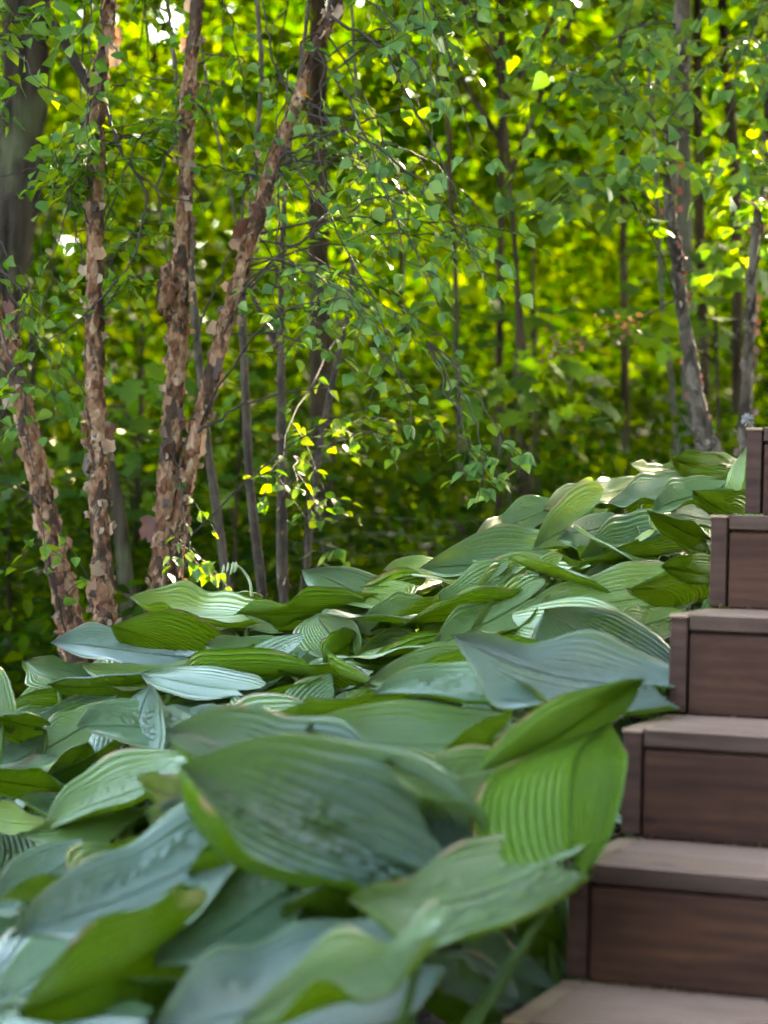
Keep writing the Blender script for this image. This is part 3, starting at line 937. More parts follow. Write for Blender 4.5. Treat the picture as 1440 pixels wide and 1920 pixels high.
# ------------------------------------------------------------------ leaf templates
def ovate(w=0.42, fold=0.10, curl=0.08, tooth=0.0):
    if not tooth:
        V = [(0, 0, 0), (0, .32, 0), (0, .66, -curl * .4), (0, 1, -curl), (-w, .30, fold), (-w * .74, .62, fold * .8 - curl * .3), (w, .30, fold), (w * .74, .62, fold * .8 - curl * .3)]
        F = [(0, 1, 4), (1, 5, 4), (1, 2, 5), (2, 3, 5), (0, 6, 1), (1, 6, 7), (1, 7, 2), (2, 7, 3)]
        return np.array(V), np.array(F)
    ys = [0.0, .06, .14, .22, .30, .38, .46, .54, .62, .70, .78, .86, .93, 1.0]
    ws = [0.02, .55, .85, .97, 1.0, .96, .88, .77, .65, .52, .38, .25, .12, 0.0]
    V, F = [], []
    for i, (y, q) in enumerate(zip(ys, ws)):
        zz = -curl * y * y
        tq = q * w * (1 + (tooth if i % 2 else -tooth))
        V += [(-tq, y + (0.02 if i % 2 else 0), zz + fold * q), (-tq * .5, y, zz + fold * q * .42), (0, y, zz), (tq * .5, y, zz + fold * q * .42), (tq, y + (0.02 if i % 2 else 0), zz + fold * q)]
    for i in range(len(ys) - 1):
        for k in range(4):
            a = i * 5 + k
            F.append((a, a + 1, a + 6, a + 5))
    return np.array(V), np.array(F)


def palmate(fold=0.06):
    """five-lobed maple-like leaf"""
    ol = [(0, 0), (.22, -.06), (.34, .10), (.20, .22), (.52, .30), (.46, .44), (.26, .46), (.30, .62), (.16, .64), (0.06, .72), (0, 1.0)]
    R = [(x, y, -0.10 * (x * x + y * y) + fold * abs(x)) for x, y in ol]
    Lf = [(-x, y, z) for x, y, z in R[1:-1]][::-1]
    V = [(0, .34, 0.03)] + R + Lf
    n = len(V) - 1
    F = [(0, 1 + i, 1 + (i + 1) % n) for i in range(n)]
    return np.array(V), np.array(F)


KITE = (np.array([(0, 0, 0), (-.36, .42, .10), (0, 1, -.06), (.36, .42, .10), (0, .45, 0)]), np.array([(0, 4, 1), (4, 2, 1), (0, 3, 4), (4, 3, 2)]))
OV = ovate()
PAL = palmate()

# ------------------------------------------------------------------ birches
FL_MESH = []
for var in range(5):
    r = random.Random(var + 3)
    nu_, nv_ = 5, 4
    curl = r.uniform(0.7, 2.6)
    V = []
    for jv in range(nv_):
        z = jv / (nv_ - 1) - 0.5
        wd = 1.0 * (0.75 + 0.5 * r.random())
        x = y = 0.0
        ang = 0.05
        for iu in range(nu_):
            V.append((x, y + r.uniform(-.02, .02), z * (1 - 0.12 * iu * r.random()) + r.uniform(-.05, .05)))
            ang += curl / nu_ * (0.6 + 0.8 * r.random())
            x += wd / nu_ * math.cos(ang)
            y += wd / nu_ * math.sin(ang)
    F = [(j * nu_ + i, j * nu_ + i + 1, (j + 1) * nu_ + i + 1, (j + 1) * nu_ + i) for j in range(nv_ - 1) for i in range(nu_ - 1)]
    FL_MESH.append((np.array(V), np.array(F)))
FL_DATA = {}


def flake_data(v, mat):
    if (v, mat.name) not in FL_DATA:
        FL_DATA[(v, mat.name)] = mesh_np('bark_flake', FL_MESH[v][0], FL_MESH[v][1], mat, True)
    return FL_DATA[(v, mat.name)]


def px_stem(pts, d, up=None, below=0.25):
    """pixel polyline (x, y, width) from bottom to top at depth d -> world points with radius"""
    out = []
    for q in pts:
        dd = q[3] if len(q) > 3 else d
        p = P(q[0], q[1], dd)
        out.append((*p, q[2] * dd / FPX / 2 * 0.86))
    if len(out) > 5 and pts[0][2] < 30:
        for k in range(1, len(out)):
            j = 0.006
            o_ = out[k]
            out[k] = (o_[0] + random.uniform(-j, j), o_[1] + random.uniform(-j, j), *o_[2:])
    a = out[0]
    g = float(G(a[0], a[1]))
    if a[2] > g - 0.05:
        b = out[1]
        k = min((a[2] - g + 0.05) / max(b[2] - a[2], 0.05), 3)
        out.insert(0, (a[0] + (a[0] - b[0]) * k * .6, a[1], g - 0.05, a[3] * 1.15))
    if up:
        last, prev = np.array(out[-1]), np.array(out[-2])
        dv = nz(last[:3] - prev[:3])
        n = 5
        for k in range(1, n + 1):
            f = k / n
            dd = nz(dv * (1 - 0.4 * f) + np.array([0, 0, 0.5 * f]))
            last3 = np.array(out[-1][:3]) + dd * up / n + rng.normal(0, 0.03, 3)
            out.append((*last3, last[3] * (1 - 0.8 * f)))
    return np.array(out)


def trunk_mesh(pts, mat, rough=0.10, sides=16, seg=0.035):
    L = np.linalg.norm(np.diff(pts[:, :3], axis=0), axis=1).sum()
    s = spline(pts, max(8, int(L / seg)))
    return tube(s[:, :3], np.maximum(s[:, 3], 0.002), sides, rough), s


def flakes_on(root, s, n_obj, n_small, zlo, zhi, mats, weights, size=(0.03, 0.075), small_mat=M_SCALE, front=0.75, side=None):
    sel = np.where((s[:, 2] > zlo) & (s[:, 2] < zhi))[0]
    T = nz(np.gradient(s[:, :3], axis=0))
    small = {'p': [], 'X': [], 'Y': [], 'Z': [], 's': [], 'r': []}
    for k in range(n_obj + n_small):
        i = random.choice(list(sel))
        t = T[i]
        while True:
            ang = random.uniform(0, 2 * math.pi)
            o = np.array([math.cos(ang), math.sin(ang), 0])
            if side is not None and k < n_obj:
                if o @ side > 0.25:
                    break
            elif o[1] < 0.35 or random.random() > front:
                break
        o = nz(o - t * (o @ t))
        tg = np.cross(t, o)
        if random.random() < 0.5:
            tg = -tg
        p = s[i, :3] + o * s[i, 3] * 1.0
        tw = random.gauss(0, 0.35)
        tg2 = tg * math.cos(tw) + t * math.sin(tw)
        z2 = np.cross(tg2, o)
        if k < n_obj:
            sz = size[0] + (size[1] - size[0]) * random.random() ** 2
            if s[i, 3] < 0.02:
                sz *= 0.7
            mat = random.choices(mats, weights)[0]
            f = bpy.data.objects.new('bark_flake', flake_data(random.randrange(5), mat))
            COL.objects.link(f)
            f.parent = root
            hgt = sz * random.uniform(0.7, 1.6)
            Mx = Matrix(((tg2[0] * sz, o[0] * sz, z2[0] * hgt, 0), (tg2[1] * sz, o[1] * sz, z2[1] * hgt, 0), (tg2[2] * sz, o[2] * sz, z2[2] * hgt, 0), (0, 0, 0, 1)))
            f.matrix_basis = Matrix.Translation(Vector(p) - root.location) @ Mx
        else:
            for a_, b_ in zip(('p', 'X', 'Y', 'Z', 's', 'r'), (p, tg2, o, z2, random.uniform(.010, .032), random.random())):
                small[a_].append(b_)
    if n_small:
        Vs, Fs, As, off = [], [], [], 0
        idx = np.array_split(rng.permutation(len(small['p'])), 5)
        for v, ii in enumerate(idx):
            g = lambda q: np.array([small[q][j] for j in ii])
            V, F, A = scatter(FL_MESH[v][0], FL_MESH[v][1], g('p'), g('X'), g('Y'), g('Z'), g('s'), g('r'))
            Vs.append(V); Fs.append(F + off); As.append(A); off += len(V)
        part('bark_scales', mesh_np('bark_scales', np.vstack(Vs), np.vstack(Fs), small_mat, True, attr=np.concatenate(As)), root, kind='stuff')


class Foliage:
    """collects the leaves of one tree; the largest in view become leaf objects, the rest one mesh"""

    def __init__(s):
        s.p, s.y, s.up, s.sz = [], [], [], []

    def add(s, p, y, up, sz):
        s.p.append(p); s.y.append(y); s.up.append(up); s.sz.append(sz)

    def build(s, root, mat, n_obj, jitter=0.45, name='foliage', autumn=None):
        if not s.p:
            return
        p, y, up, sz = (np.array(q, float) for q in (s.p, s.y, s.up, s.sz))
        X, Y, Z = frames(y, up, jitter)
        u = p[:, 0] / p[:, 1] * FPX + 720
        w = 960 - (p[:, 2] - EYE) / p[:, 1] * FPX
        inside = (u > -20) & (u < 1460) & (w > -20) & (w < 1900) & (p[:, 1] > 1)
        score = np.where(inside, sz / p[:, 1] * (0.4 + np.abs(Z[:, 1])), -1)
        order = np.argsort(-score)
        chosen = [k for k in order[:n_obj] if score[k] > 0]
        rest = np.setdiff1d(np.arange(len(p)), chosen)
        for k in chosen:
            o = bpy.data.objects.new('leaf', LEAF_OBJ[mat.name][random.randrange(4)])
            COL.objects.link(o)
            o.parent = root
            q = sz[k]
            Mx = Matrix(((X[k][0] * q, Y[k][0] * q, Z[k][0] * q, 0), (X[k][1] * q, Y[k][1] * q, Z[k][1] * q, 0), (X[k][2] * q, Y[k][2] * q, Z[k][2] * q, 0), (0, 0, 0, 1)))
            o.matrix_basis = Matrix.Translation(Vector(p[k]) - root.location) @ Mx
        if len(rest):
            V, F, A = scatter(OV[0], OV[1], p[rest], X[rest], Y[rest], Z[rest], sz[rest], rng.random(len(rest)))
            part(name, mesh_np(name, V, F, mat, attr=A), root, kind='stuff')


LEAF_OBJ = {}
for mt in (M_BIRCHLEAF, M_BIRCHLEAF_COOL):
    LEAF_OBJ[mt.name] = []
    for w_, f_, c_ in ((.40, .10, .10), (.36, .16, .22), (.44, .05, .16), (.38, -.04, .05)):
        V, F = ovate(w_, f_, c_, 0.05)
        LEAF_OBJ[mt.name].append(mesh_np('birch_leaf', V, F, mt, True))


def branch(fol, A, Bp, rise=0.25, r0=0.006, twigs=12, lsize=(0.036, 0.055), leafy=0.30, tl=(0.10, 0.26), dens=0.034):
    """a thin branch from A to Bp that first rises and then hangs, with twigs and leaves; returns tube pieces"""
    A, Bp = np.asarray(A, float), np.asarray(Bp, float)
    L = np.linalg.norm(Bp - A)
    c1 = A + (Bp - A) * 0.35 + np.array([0, 0, rise * L]) + rng.normal(0, 0.05 * L, 3)
    c2 = A + (Bp - A) * 0.75 + np.array([0, 0, rise * L * 0.6]) + rng.normal(0, 0.04 * L, 3)
    t = np.linspace(0, 1, 16)[:, None]
    p = (1 - t) ** 3 * A + 3 * t * (1 - t) ** 2 * c1 + 3 * t * t * (1 - t) * c2 + t ** 3 * Bp
    p = p + rng.normal(0, 0.006, p.shape) * np.clip(t * 3, 0, 1)
    out = [tube(p, np.linspace(r0, 0.0012, 16), 5)]
    T = nz(np.gradient(p, axis=0))
    for k in range(twigs):
        f = leafy + (1 - leafy) * (k + random.random()) / twigs
        i = min(int(f * 15), 15)
        sd = nz(np.cross(T[i], (0, 0, 1.0))) * (1 if k % 2 else -1)
        dv = nz(T[i] * random.uniform(.4, 1.0) + sd * random.uniform(.4, 1.1) + np.array([0, 0, random.uniform(-.55, .25)]))
        l = random.uniform(*tl) * (1.1 - 0.4 * f)
        m_ = max(4, int(l / 0.035))
        tt = np.linspace(0, 1, m_)[:, None]
        q = p[i] + dv * l * tt + np.array([0, 0, -0.30 * l]) * tt ** 2 + rng.normal(0, 0.004, (m_, 3)) * tt
        out.append(tube(q, np.linspace(0.0016, 0.0007, m_), 4))
        tq = nz(np.gradient(q, axis=0))
        nlf = max(2, int(l / dens))
        for j in range(nlf):
            g = (j + 0.6) / nlf
            ii = min(int(g * (m_ - 1)), m_ - 1)
            s2 = nz(np.cross(tq[ii], (0, 0, 1.0))) * (1 if j % 2 else -1)
            y = nz(tq[ii] * 0.6 + s2 * 0.9 + np.array([0, 0, random.uniform(-.75, .1)]))
            fol.add(q[ii] + y * 0.010, y, np.array([0, 0, 1.0]) + s2 * random.gauss(0, .3), random.uniform(*lsize))
    for j in range(3):
        y = nz(T[-1] + rng.normal(0, .5, 3) + (0, 0, -.3))
        fol.add(p[-1], y, np.array([0, 0, 1.0]), random.uniform(*lsize))
    return out


def bmesh_branch(root, pieces, name='branch'):
    V, F = join(pieces)
    part(name, mesh_np(name, V, F, M_TWIG, True), root)


def on_stem(s, z):
    i = int(np.argmin(np.abs(s[:, 2] - z)))
    return s[i, :3]


def birch(label, stems, bark, d, up, nflk=(45, 80), mats=FLAKES, weights=(4, 4, 3, 2), side=None, sides=16, size=(0.012, 0.055), rough=0.12, small_mat=M_SCALE, group='peeling birches', name='birch_tree', cat='birch tree'):
    paths = [px_stem(st, d, up) for st in stems]
    base = paths[0][0][:3]
    root = thing(name, base, label, cat, group)
    ss = []
    for p in paths:
        (V, F), s = trunk_mesh(p, bark, rough, sides)
        part('trunk', mesh_np('trunk', V, F, bark, True), root)
        if nflk:
            flakes_on(root, s, nflk[0], nflk[1], float(G(s[0][0], s[0][1])) + 0.1, EYE + 1.7, mats, weights, size, small_mat, side=side)
        ss.append(s)
    return root, ss


LEAN, SA = birch('leaning birch with shaggy brown bark, leftmost of the peeling trunks',
                 [[(138, 1215, 60), (132, 1180, 58), (118, 1100, 52), (96, 1010, 50), (74, 900, 46), (50, 790, 44), (28, 700, 40), (8, 610, 36), (-30, 500, 32), (-75, 380, 28)]], M_BARK, 6.3, 4.0)
STRAIGHT, SB = birch('straight birch with orange tan peeling bark and a dark side limb high up',
                     [[(198, 1190, 50), (196, 1150, 47), (192, 1060, 44), (187, 960, 44), (182, 860, 42), (180, 760, 42), (176, 620, 42), (178, 480, 36), (178, 300, 36), (183, 165, 42), (199, 80, 34), (204, 0, 32), (206, -120, 30)]], M_BARK, 6.0, 4.0, (55, 90))
FORK, SF = birch('two-stemmed birch with a burl, one stem leaning far to the right',
                 [[(303, 1150, 62), (306, 1080, 58), (311, 960, 50), (319, 860, 44), (326, 760, 42), (334, 650, 46), (336, 560, 42), (340, 480, 34), (345, 400, 30), (350, 290, 30), (351, 200, 35), (358, 120, 30), (371, 0, 28), (380, -120, 26)],
                  [(318, 1130, 46), (323, 1080, 44), (332, 1000, 42), (350, 900, 36), (372, 800, 36), (393, 720, 35), (415, 640, 32), (438, 560, 33), (462, 470, 35), (486, 400, 35), (512, 310, 30), (532, 250, 28), (562, 180, 27), (582, 110, 27), (611, 50, 29), (632, 0, 29), (670, -110, 26)]], M_BARK, 6.15, 3.6, (50, 80))
# burl on the upright stem
bl = P(316, 545, 6.13)
th_ = np.linspace(0, math.pi, 15)
ph_ = np.linspace(0, 2 * math.pi, 19)[:-1]
bv = []
for a in th_:
    for b in ph_:
        rr = 0.029 * (1 + 0.22 * math.sin(b * 5 + a * 7) + random.uniform(-.2, .2))
        bv.append(bl + np.array([rr * math.sin(a) * math.cos(b), rr * math.sin(a) * math.sin(b), 2.3 * rr * math.cos(a)]))
q = np.arange(14)[:, None] * 18 + np.arange(18)[None]
q2 = np.arange(14)[:, None] * 18 + (np.arange(18)[None] + 1) % 18
part('burl', mesh_np('burl', np.array(bv), np.stack([q, q2, q2 + 18, q + 18], -1).reshape(-1, 4), M_BARK, True), FORK)
# dark limb of the straight birch
V, F = tube(spline([P(178, 175, 6.0), P(160, 150, 5.98), P(130, 95, 5.95), P(95, 32, 5.9), P(60, -60, 5.85)], 20), np.linspace(.017, .010, 20), 9, 0.06)
part('limb', mesh_np('limb', V, F, M_TWIG, True), STRAIGHT)

NOFL = None
YA, S0 = birch('slim grey stem bending right just behind the forked birch', [[(428, 1120, 21), (425, 1090, 20), (404, 930, 19), (386, 830, 18), (372, 690, 17), (362, 560, 15), (352, 420, 13), (345, 250, 11)]], M_BARK_YOUNG, 7.4, 2.5, NOFL, rough=.04, sides=10, group='slim young stems', name='young_birch')
YB, S1 = birch('slim grey stem standing second of the four thin stems, below the leaning trunk', [[(489, 1140, 23), (486, 1090, 22), (465, 900, 19), (457, 690, 18), (455, 560, 16), (470, 400, 13), (482, 250, 11), (488, 130, 11), (485, 0, 10)]], M_BARK_YOUNG, 7.2, 2.5, (6, 14), rough=.04, sides=10, size=(.02, .035), group='slim young stems', name='young_birch')
YC, S2 = birch('straight slim stem with a low fork, third of the four thin stems', [[(533, 1140, 21), (531, 1080, 20), (529, 960, 18), (527, 800, 17), (529, 680, 17), (530, 560, 15), (534, 440, 12), (540, 300, 10)], [(529, 690, 11), (515, 650, 10), (495, 600, 9), (470, 545, 8), (455, 470, 6)]], M_BARK_YOUNG, 7.0, 2.5, (5, 12), rough=.04, sides=10, size=(.02, .035), group='slim young stems', name='young_birch')
YD, S3 = birch('thin dark stem slanting right, fourth of the four thin stems', [[(566, 1140, 17), (569, 1090, 16), (586, 950, 15), (606, 800, 14), (640, 650, 13), (655, 560, 12), (662, 430, 10), (668, 300, 8)]], M_BARK_YOUNG, 7.2, 2.0, NOFL, rough=.04, sides=10, group='slim young stems', name='young_birch')

RED = [M_REDFLAKE, FLAKES[3], FLAKES[2]]
RIGHT, SR = birch('pale grey birch with glowing red bark curls, right of the woodland gap',
                  [[(1338, 880, 48), (1322, 830, 44), (1305, 740, 34), (1290, 650, 29), (1277, 560, 27), (1266, 460, 25), (1256, 390, 24), (1262, 250, 26), (1270, 120, 28), (1277, 0, 27), (1284, -120, 25)]], M_BARK_GREY, 7.6, 4.0, (30, 90), RED, (3, 4, 3), np.array([0.9, 0.3, 0]), size=(0.008, 0.026), small_mat=M_GREYSCALE)
EDGE, SE = birch('darker peeling birch beside the right edge above the topmost step',
                 [[(1398, 900, 32), (1397, 830, 30), (1402, 700, 24), (1407, 600, 22), (1413, 480, 20), (1428, 350, 20), (1440, 230, 20), (1450, 100, 19), (1462, -50, 18)]], M_BARK_GREY, 7.9, 3.5, (20, 70), RED, (1, 5, 3), np.array([0.9, -0.1, 0]), size=(0.008, 0.026), small_mat=M_GREYSCALE)

# branches and leaves of the birches -------------------------------------------------
# (tree, stem path, box of tips in the photograph, depth range, number, leaf size, twigs)
FOL = {k: Foliage() for k in ('LEAN', 'STRAIGHT', 'FORK', 'RIGHT', 'EDGE', 'YC', 'YB', 'YD')}
ROOT = dict(LEAN=LEAN, STRAIGHT=STRAIGHT, FORK=FORK, RIGHT=RIGHT, EDGE=EDGE, YC=YC, YB=YB, YD=YD)
STEM = dict(LEAN=SA[0], STRAIGHT=SB[0], FORK=SF[0], FORK2=SF[1], RIGHT=SR[0], EDGE=SE[0], YC=S2[0], YB=S1[0], YD=S3[0])
JOBS = [
    ('LEAN', 'LEAN', (-20, 130, 0, 250), (5.4, 6.2), 7, (.045, .065), 10),
    ('STRAIGHT', 'STRAIGHT', (0, 260, 120, 420), (5.6, 6.6), 9, (.036, .052), 10),
    ('STRAIGHT', 'STRAIGHT', (60, 300, 420, 640), (5.7, 6.6), 6, (.034, .050), 9),
    ('STRAIGHT', 'STRAIGHT', (210, 420, 60, 420), (6.0, 7.0), 7, (.034, .050), 9),
    ('LEAN', 'LEAN', (-20, 160, 640, 830), (5.8, 6.3), 4, (.038, .055), 8),
    ('LEAN', 'LEAN', (30, 170, 1000, 1060), (5.7, 6.1), 2, (.035, .05), 7),
    ('FORK', 'FORK', (210, 520, 80, 560), (6.2, 7.2), 8, (.034, .050), 10),
    ('FORK', 'FORK2', (500, 740, 200, 480), (6.3, 7.4), 5, (.034, .048), 8),
    ('FORK', 'FORK2', (500, 740, 380, 640), (5.3, 6.2), 7, (.034, .048), 9),
    ('FORK', 'FORK2', (540, 880, 540, 800), (5.3, 6.4), 8, (.036, .050), 10),
    ('FORK', 'FORK2', (640, 1000, 0, 240), (5.2, 6.9), 11, (.046, .064), 11),
    ('FORK', 'FORK2', (680, 1020, 200, 440), (5.3, 6.9), 8, (.042, .058), 9),
    ('FORK', 'FORK2', (760, 960, 420, 560), (5.4, 6.2), 6, (.044, .062), 10),
    ('RIGHT', 'RIGHT', (960, 1240, 0, 200), (6.4, 8.2), 9, (.055, .078), 11),
    ('RIGHT', 'RIGHT', (920, 1220, 180, 430), (6.4, 8.4), 9, (.055, .078), 11),
    ('EDGE', 'EDGE', (1310, 1480, 0, 230), (6.6, 8.4), 7, (.055, .078), 10),
    ('EDGE', 'EDGE', (1150, 1440, 220, 420), (6.6, 8.6), 8, (.055, .078), 10),
    ('FORK', 'FORK', (320, 420, 1055, 1100), (5.8, 6.0), 2, (.036, .05), 6),
    ('YD', 'YD', (490, 640, 900, 1040), (5.9, 6.6), 4, (.036, .050), 7),
    ('YC', 'YC', (600, 860, 730, 880), (6.0, 6.8), 4, (.036, .050), 7),
]
for tree, stem, (x0, x1, y0, y1), (d0, d1), n, ls, tw in JOBS:
    s = STEM[stem]
    for k in range(n):
        tip = P(random.uniform(x0, x1), random.uniform(y0, y1), random.uniform(d0, d1))
        # the branch leaves the stem somewhat higher than its hanging tip
        z = tip[2] + random.uniform(-0.45, 0.85)
        z = min(max(z, s[2, 2]), s[-3, 2])
        A = on_stem(s, z)
        if np.linalg.norm(tip - A) > 1.9:
            A = on_stem(s, min(z + 0.8, s[-3, 2]))
        L = np.linalg.norm(tip - A)
        pcs = branch(FOL[tree], A, tip, rise=random.uniform(0.10, 0.30) if L > 0.4 else 0.1, r0=0.0024 + 0.0014 * L, twigs=int(tw * (0.42 + 0.30 * L)), lsize=(ls[0] * .9, ls[1] * .9), leafy=0.28 if L < 1.2 else 0.42)
        bmesh_branch(ROOT[tree], pcs)
# long bare drooping twigs seen against the woods
for tree, pts, d in (('STRAIGHT', [(200, 200), (235, 300), (268, 345), (270, 410), (240, 500), (190, 560), (120, 620), (60, 660)], 5.9),
                     ('STRAIGHT', [(205, 215), (225, 280), (300, 360), (380, 378)], 5.9), ('FORK', [(340, 300), (240, 260), (130, 300), (0, 330)], 6.3),
                     ('FORK', [(520, 300), (600, 262), (700, 225), (760, 200)], 6.1), ('FORK', [(372, 810), (420, 780), (470, 755), (540, 735), (640, 728)], 6.1),
                     ('FORK', [(470, 450), (430, 480), (380, 600), (350, 680)], 6.2), ('LEAN', [(75, 950), (40, 915), (-10, 900)], 6.2),
                     ('RIGHT', [(1316, 836), (1290, 800), (1262, 760), (1246, 738)], 7.4), ('RIGHT', [(1265, 560), (1215, 590), (1130, 620), (1040, 650)], 8.2),
                     ('FORK', [(560, 190), (520, 130), (500, 40), (490, -40)], 6.2), ('FORK', [(470, 470), (520, 330), (560, 300), (640, 290), (740, 330)], 6.2),
                     ('FORK', [(620, 30), (720, 100), (800, 250), (850, 350), (880, 460)], 5.8), ('EDGE', [(1405, 560), (1390, 610), (1370, 640)], 7.8),
                     ('RIGHT', [(1262, 260), (1180, 180), (1120, 90), (1080, 60)], 7.2), ('FORK', [(350, 230), (300, 330), (310, 470), (325, 620)], 6.6)):
    p = spline([P(x, y, d) for x, y in pts], 24)
    V, F = tube(p + rng.normal(0, .003, p.shape), np.linspace(.0048, .0016, 24), 5)
    part('branch', mesh_np('branch', V, F, M_TWIG, True), ROOT[tree])
# dry leaves caught on the low dead branch of the pale birch
q = spline([P(1200, 600, 8.2), P(1150, 612, 8.2), P(1090, 632, 8.2), P(1010, 655, 8.2)], 90) + rng.normal(0, 1, (90, 3)) * (.03, .06, .03)
X, Y, Z = frames(rng.normal(0, 1, (90, 3)) + (0, 0, -.8), rng.normal(0, 1, (90, 3)), .3)
V, F, A = scatter(OV[0], OV[1], q, X, Y, Z, rng.uniform(.014, .032, 90), rng.random(90))
part('dry_leaves', mesh_np('dry_leaves', V, F, M_DRYLEAF, attr=A), RIGHT, kind='stuff')
# hanging sprig in front of the gap
f = FOL['FORK']
p = spline([P(1000, 770, 5.6), P(960, 800, 5.6), P(930, 838, 5.55), P(905, 880, 5.55), P(895, 905, 5.55)], 12)
for tip in ((880, 870), (935, 900), (985, 862), (905, 915)):
    bmesh_branch(FORK, branch(f, P(800, 640, 5.9), P(*tip, 5.55), 0.05, .003, 4, (.036, .05), .72, (.06, .12)))

# crown above the picture, in the sun
def crown_pts(c, rad, n_cl, per, flat=0.35, cr=0.55):
    """leaf positions gathered in flattish clumps inside an ellipsoid"""
    ps = []
    c = np.asarray(c, float)
    rad = np.asarray(rad, float)
    dv = nz(rng.normal(0, 1, (n_cl, 3))) * (rng.random((n_cl, 1)) ** 0.40)
    cc = c + dv * rad
    k = rng.normal(0, 1, (n_cl, per, 3)) * np.array([cr, cr, cr * flat]) * rng.uniform(.6, 1.25, (n_cl, 1, 1))
    return (cc[:, None] + k).reshape(-1, 3), cc


def px_of(c):
    return c[:, 0] / c[:, 1] * FPX + 720, 960 - (c[:, 2] - EYE) / c[:, 1] * FPX


HOLES = ((285, 50, 115), (150, 320, 60), (120, 475, 75), (215, 420, 45), (1385, 70, 75), (1360, 290, 40), (590, 20, 60))


def open_left(c, k=0.85):
    """the leaf cover is thin where the sky breaks through"""
    u, w = px_of(c)
    hit = np.zeros(len(c), bool)
    for hx, hy, hr in HOLES:
        hit |= (u - hx) ** 2 + (w - hy) ** 2 < (hr * 0.36) ** 2
    return ~(hit & (rng.random(len(c)) < k))


BEAMS = [(P(560, 440, 5.7), .22), (P(600, 520, 5.6), .17), (P(430, 610, 5.6), .15), (P(950, 965, 5.85), .24), (P(1135, 905, 5.95), .22),
         (P(1295, 560, 7.6), .2), (P(1300, 700, 7.6), .2), (P(100, 195, 5.7), .22), (P(370, 1080, 5.9), .22), (P(1400, 520, 7.9), .25)]
SDIR = np.array(sdir)


def beams(pts):
    keep = np.ones(len(pts), bool)
    for b, rad in BEAMS:
        v = pts - b
        t = v @ SDIR
        keep &= ~((t > 0.25) & (np.linalg.norm(v - t[:, None] * SDIR, axis=1) < rad))
    return pts[keep]


def leaf_cloud(name, pts, tmpl, size, mat, root=None, jit=0.55, updir=(0, 0, 1.0), **tags):
    pts = beams(pts)
    far = pts[:, 1] > 9
    pts = np.vstack([pts[~far], pts[far][open_left(pts[far])]])
    n = len(pts)
    y = rng.normal(0, 1, (n, 3)) * (1, 1, .35) + (0, 0, -.45)
    X, Y, Z = frames(y, np.tile(updir, (n, 1)), jit)
    V, F, A = scatter(tmpl[0], tmpl[1], pts, X, Y, Z, rng.uniform(size[0], size[1], n), rng.random(n))
    m = mesh_np(name, V, F, mat, attr=A)
    if root is None:
        return link(name, m, **tags)
    return part(name, m, root, **tags)


def limbs_to(root, s, cc, n, mat, r0=0.014):
    pcs = []
    top = s[-1, :3]
    for c in cc[rng.permutation(len(cc))[:n]]:
        zt = min(max(c[2] - 0.8 - random.random(), s[2, 2]), s[-2, 2])
        a = on_stem(s, zt)
        mid = (a + c) / 2 + np.array([0, 0, 0.15])
        p = spline([a, mid, c], 9)
        pcs.append(tube(p, np.linspace(r0, 0.004, 9), 6, .05))
    if pcs:
        V, F = join(pcs)
        part('limbs', mesh_np('limbs', V, F, mat, True), root)


for tree, s, mat in (('LEAN', SA[0], M_BIRCHLEAF), ('STRAIGHT', SB[0], M_BIRCHLEAF), ('FORK', SF[1], M_BIRCHLEAF_COOL), ('RIGHT', SR[0], M_BIRCHLEAF_COOL), ('EDGE', SE[0], M_BIRCHLEAF_COOL)):
    FOL[tree].build(ROOT[tree], mat, 300 if tree in ('FORK', 'RIGHT', 'EDGE') else 200)
    top = s[-1, :3]
    pts, cc = crown_pts(top + np.array([0, 0, -0.7]), (1.6, 1.6, 2.0), 90, 66, .4, .34)
    keep = pts[:, 2] - EYE > pts[:, 1] * 0.245
    leaf_cloud('crown', pts[keep], OV, (.05, .075), mat, ROOT[tree], kind='stuff')
    limbs_to(ROOT[tree], s, cc[cc[:, 2] - EYE > cc[:, 1] * 0.25], 14, M_TWIG, .012)
for tree in ('YC', 'YB', 'YD'):
    FOL[tree].build(ROOT[tree], M_BIRCHLEAF, 90)
for tree, s in (('YA', S0[0]), ('YB', S1[0]), ('YC', S2[0]), ('YD', S3[0])):
    pts, cc = crown_pts(s[-1, :3] + np.array([0, 0, -.3]), (.9, .9, 1.2), 16, 40, .4, .3)
    keep = pts[:, 2] - EYE > pts[:, 1] * 0.20
    leaf_cloud('crown', pts[keep], OV, (.045, .065), M_BIRCHLEAF, dict(YA=YA, **ROOT)[tree], kind='stuff')
# one leaf already turned orange
lv = LEAF_OBJ[M_BIRCHLEAF.name][0].copy()
lv.materials.clear()
lv.materials.append(M_AUTUMN)
o = link('leaf', lv, FORK, P(583, 186, 5.6) - np.array(FORK.location), label='single orange birch leaf')
o.scale = (.04, .04, .04)
o.rotation_euler = (0.5, 0.3, 1.0)

# ------------------------------------------------------------------ woodland trees behind
def wood_tree(label, pts, d, mat, up, crown, n_cl, per, leaf=M_WOODLEAF, size=(.07, .12), tmpl=PAL, name='woodland_tree', sides=12, cat='tree', rough=.05, zoff=0.0):
    p = px_stem(pts, d, up)
    root = thing(name, p[0][:3], label, cat, 'trees of the wood behind the birches')
    (V, F), s = trunk_mesh(p, mat, rough, sides, 0.10)
    part('trunk', mesh_np('trunk', V, F, mat, True), root)
    if n_cl:
        q, cc = crown_pts(s[-1, :3] + np.array([0, 0, zoff]), crown, n_cl, per)
        leaf_cloud('crown', q, tmpl, size, leaf, root, kind='stuff')
        limbs_to(root, s, cc, 12, mat)
    return root, s


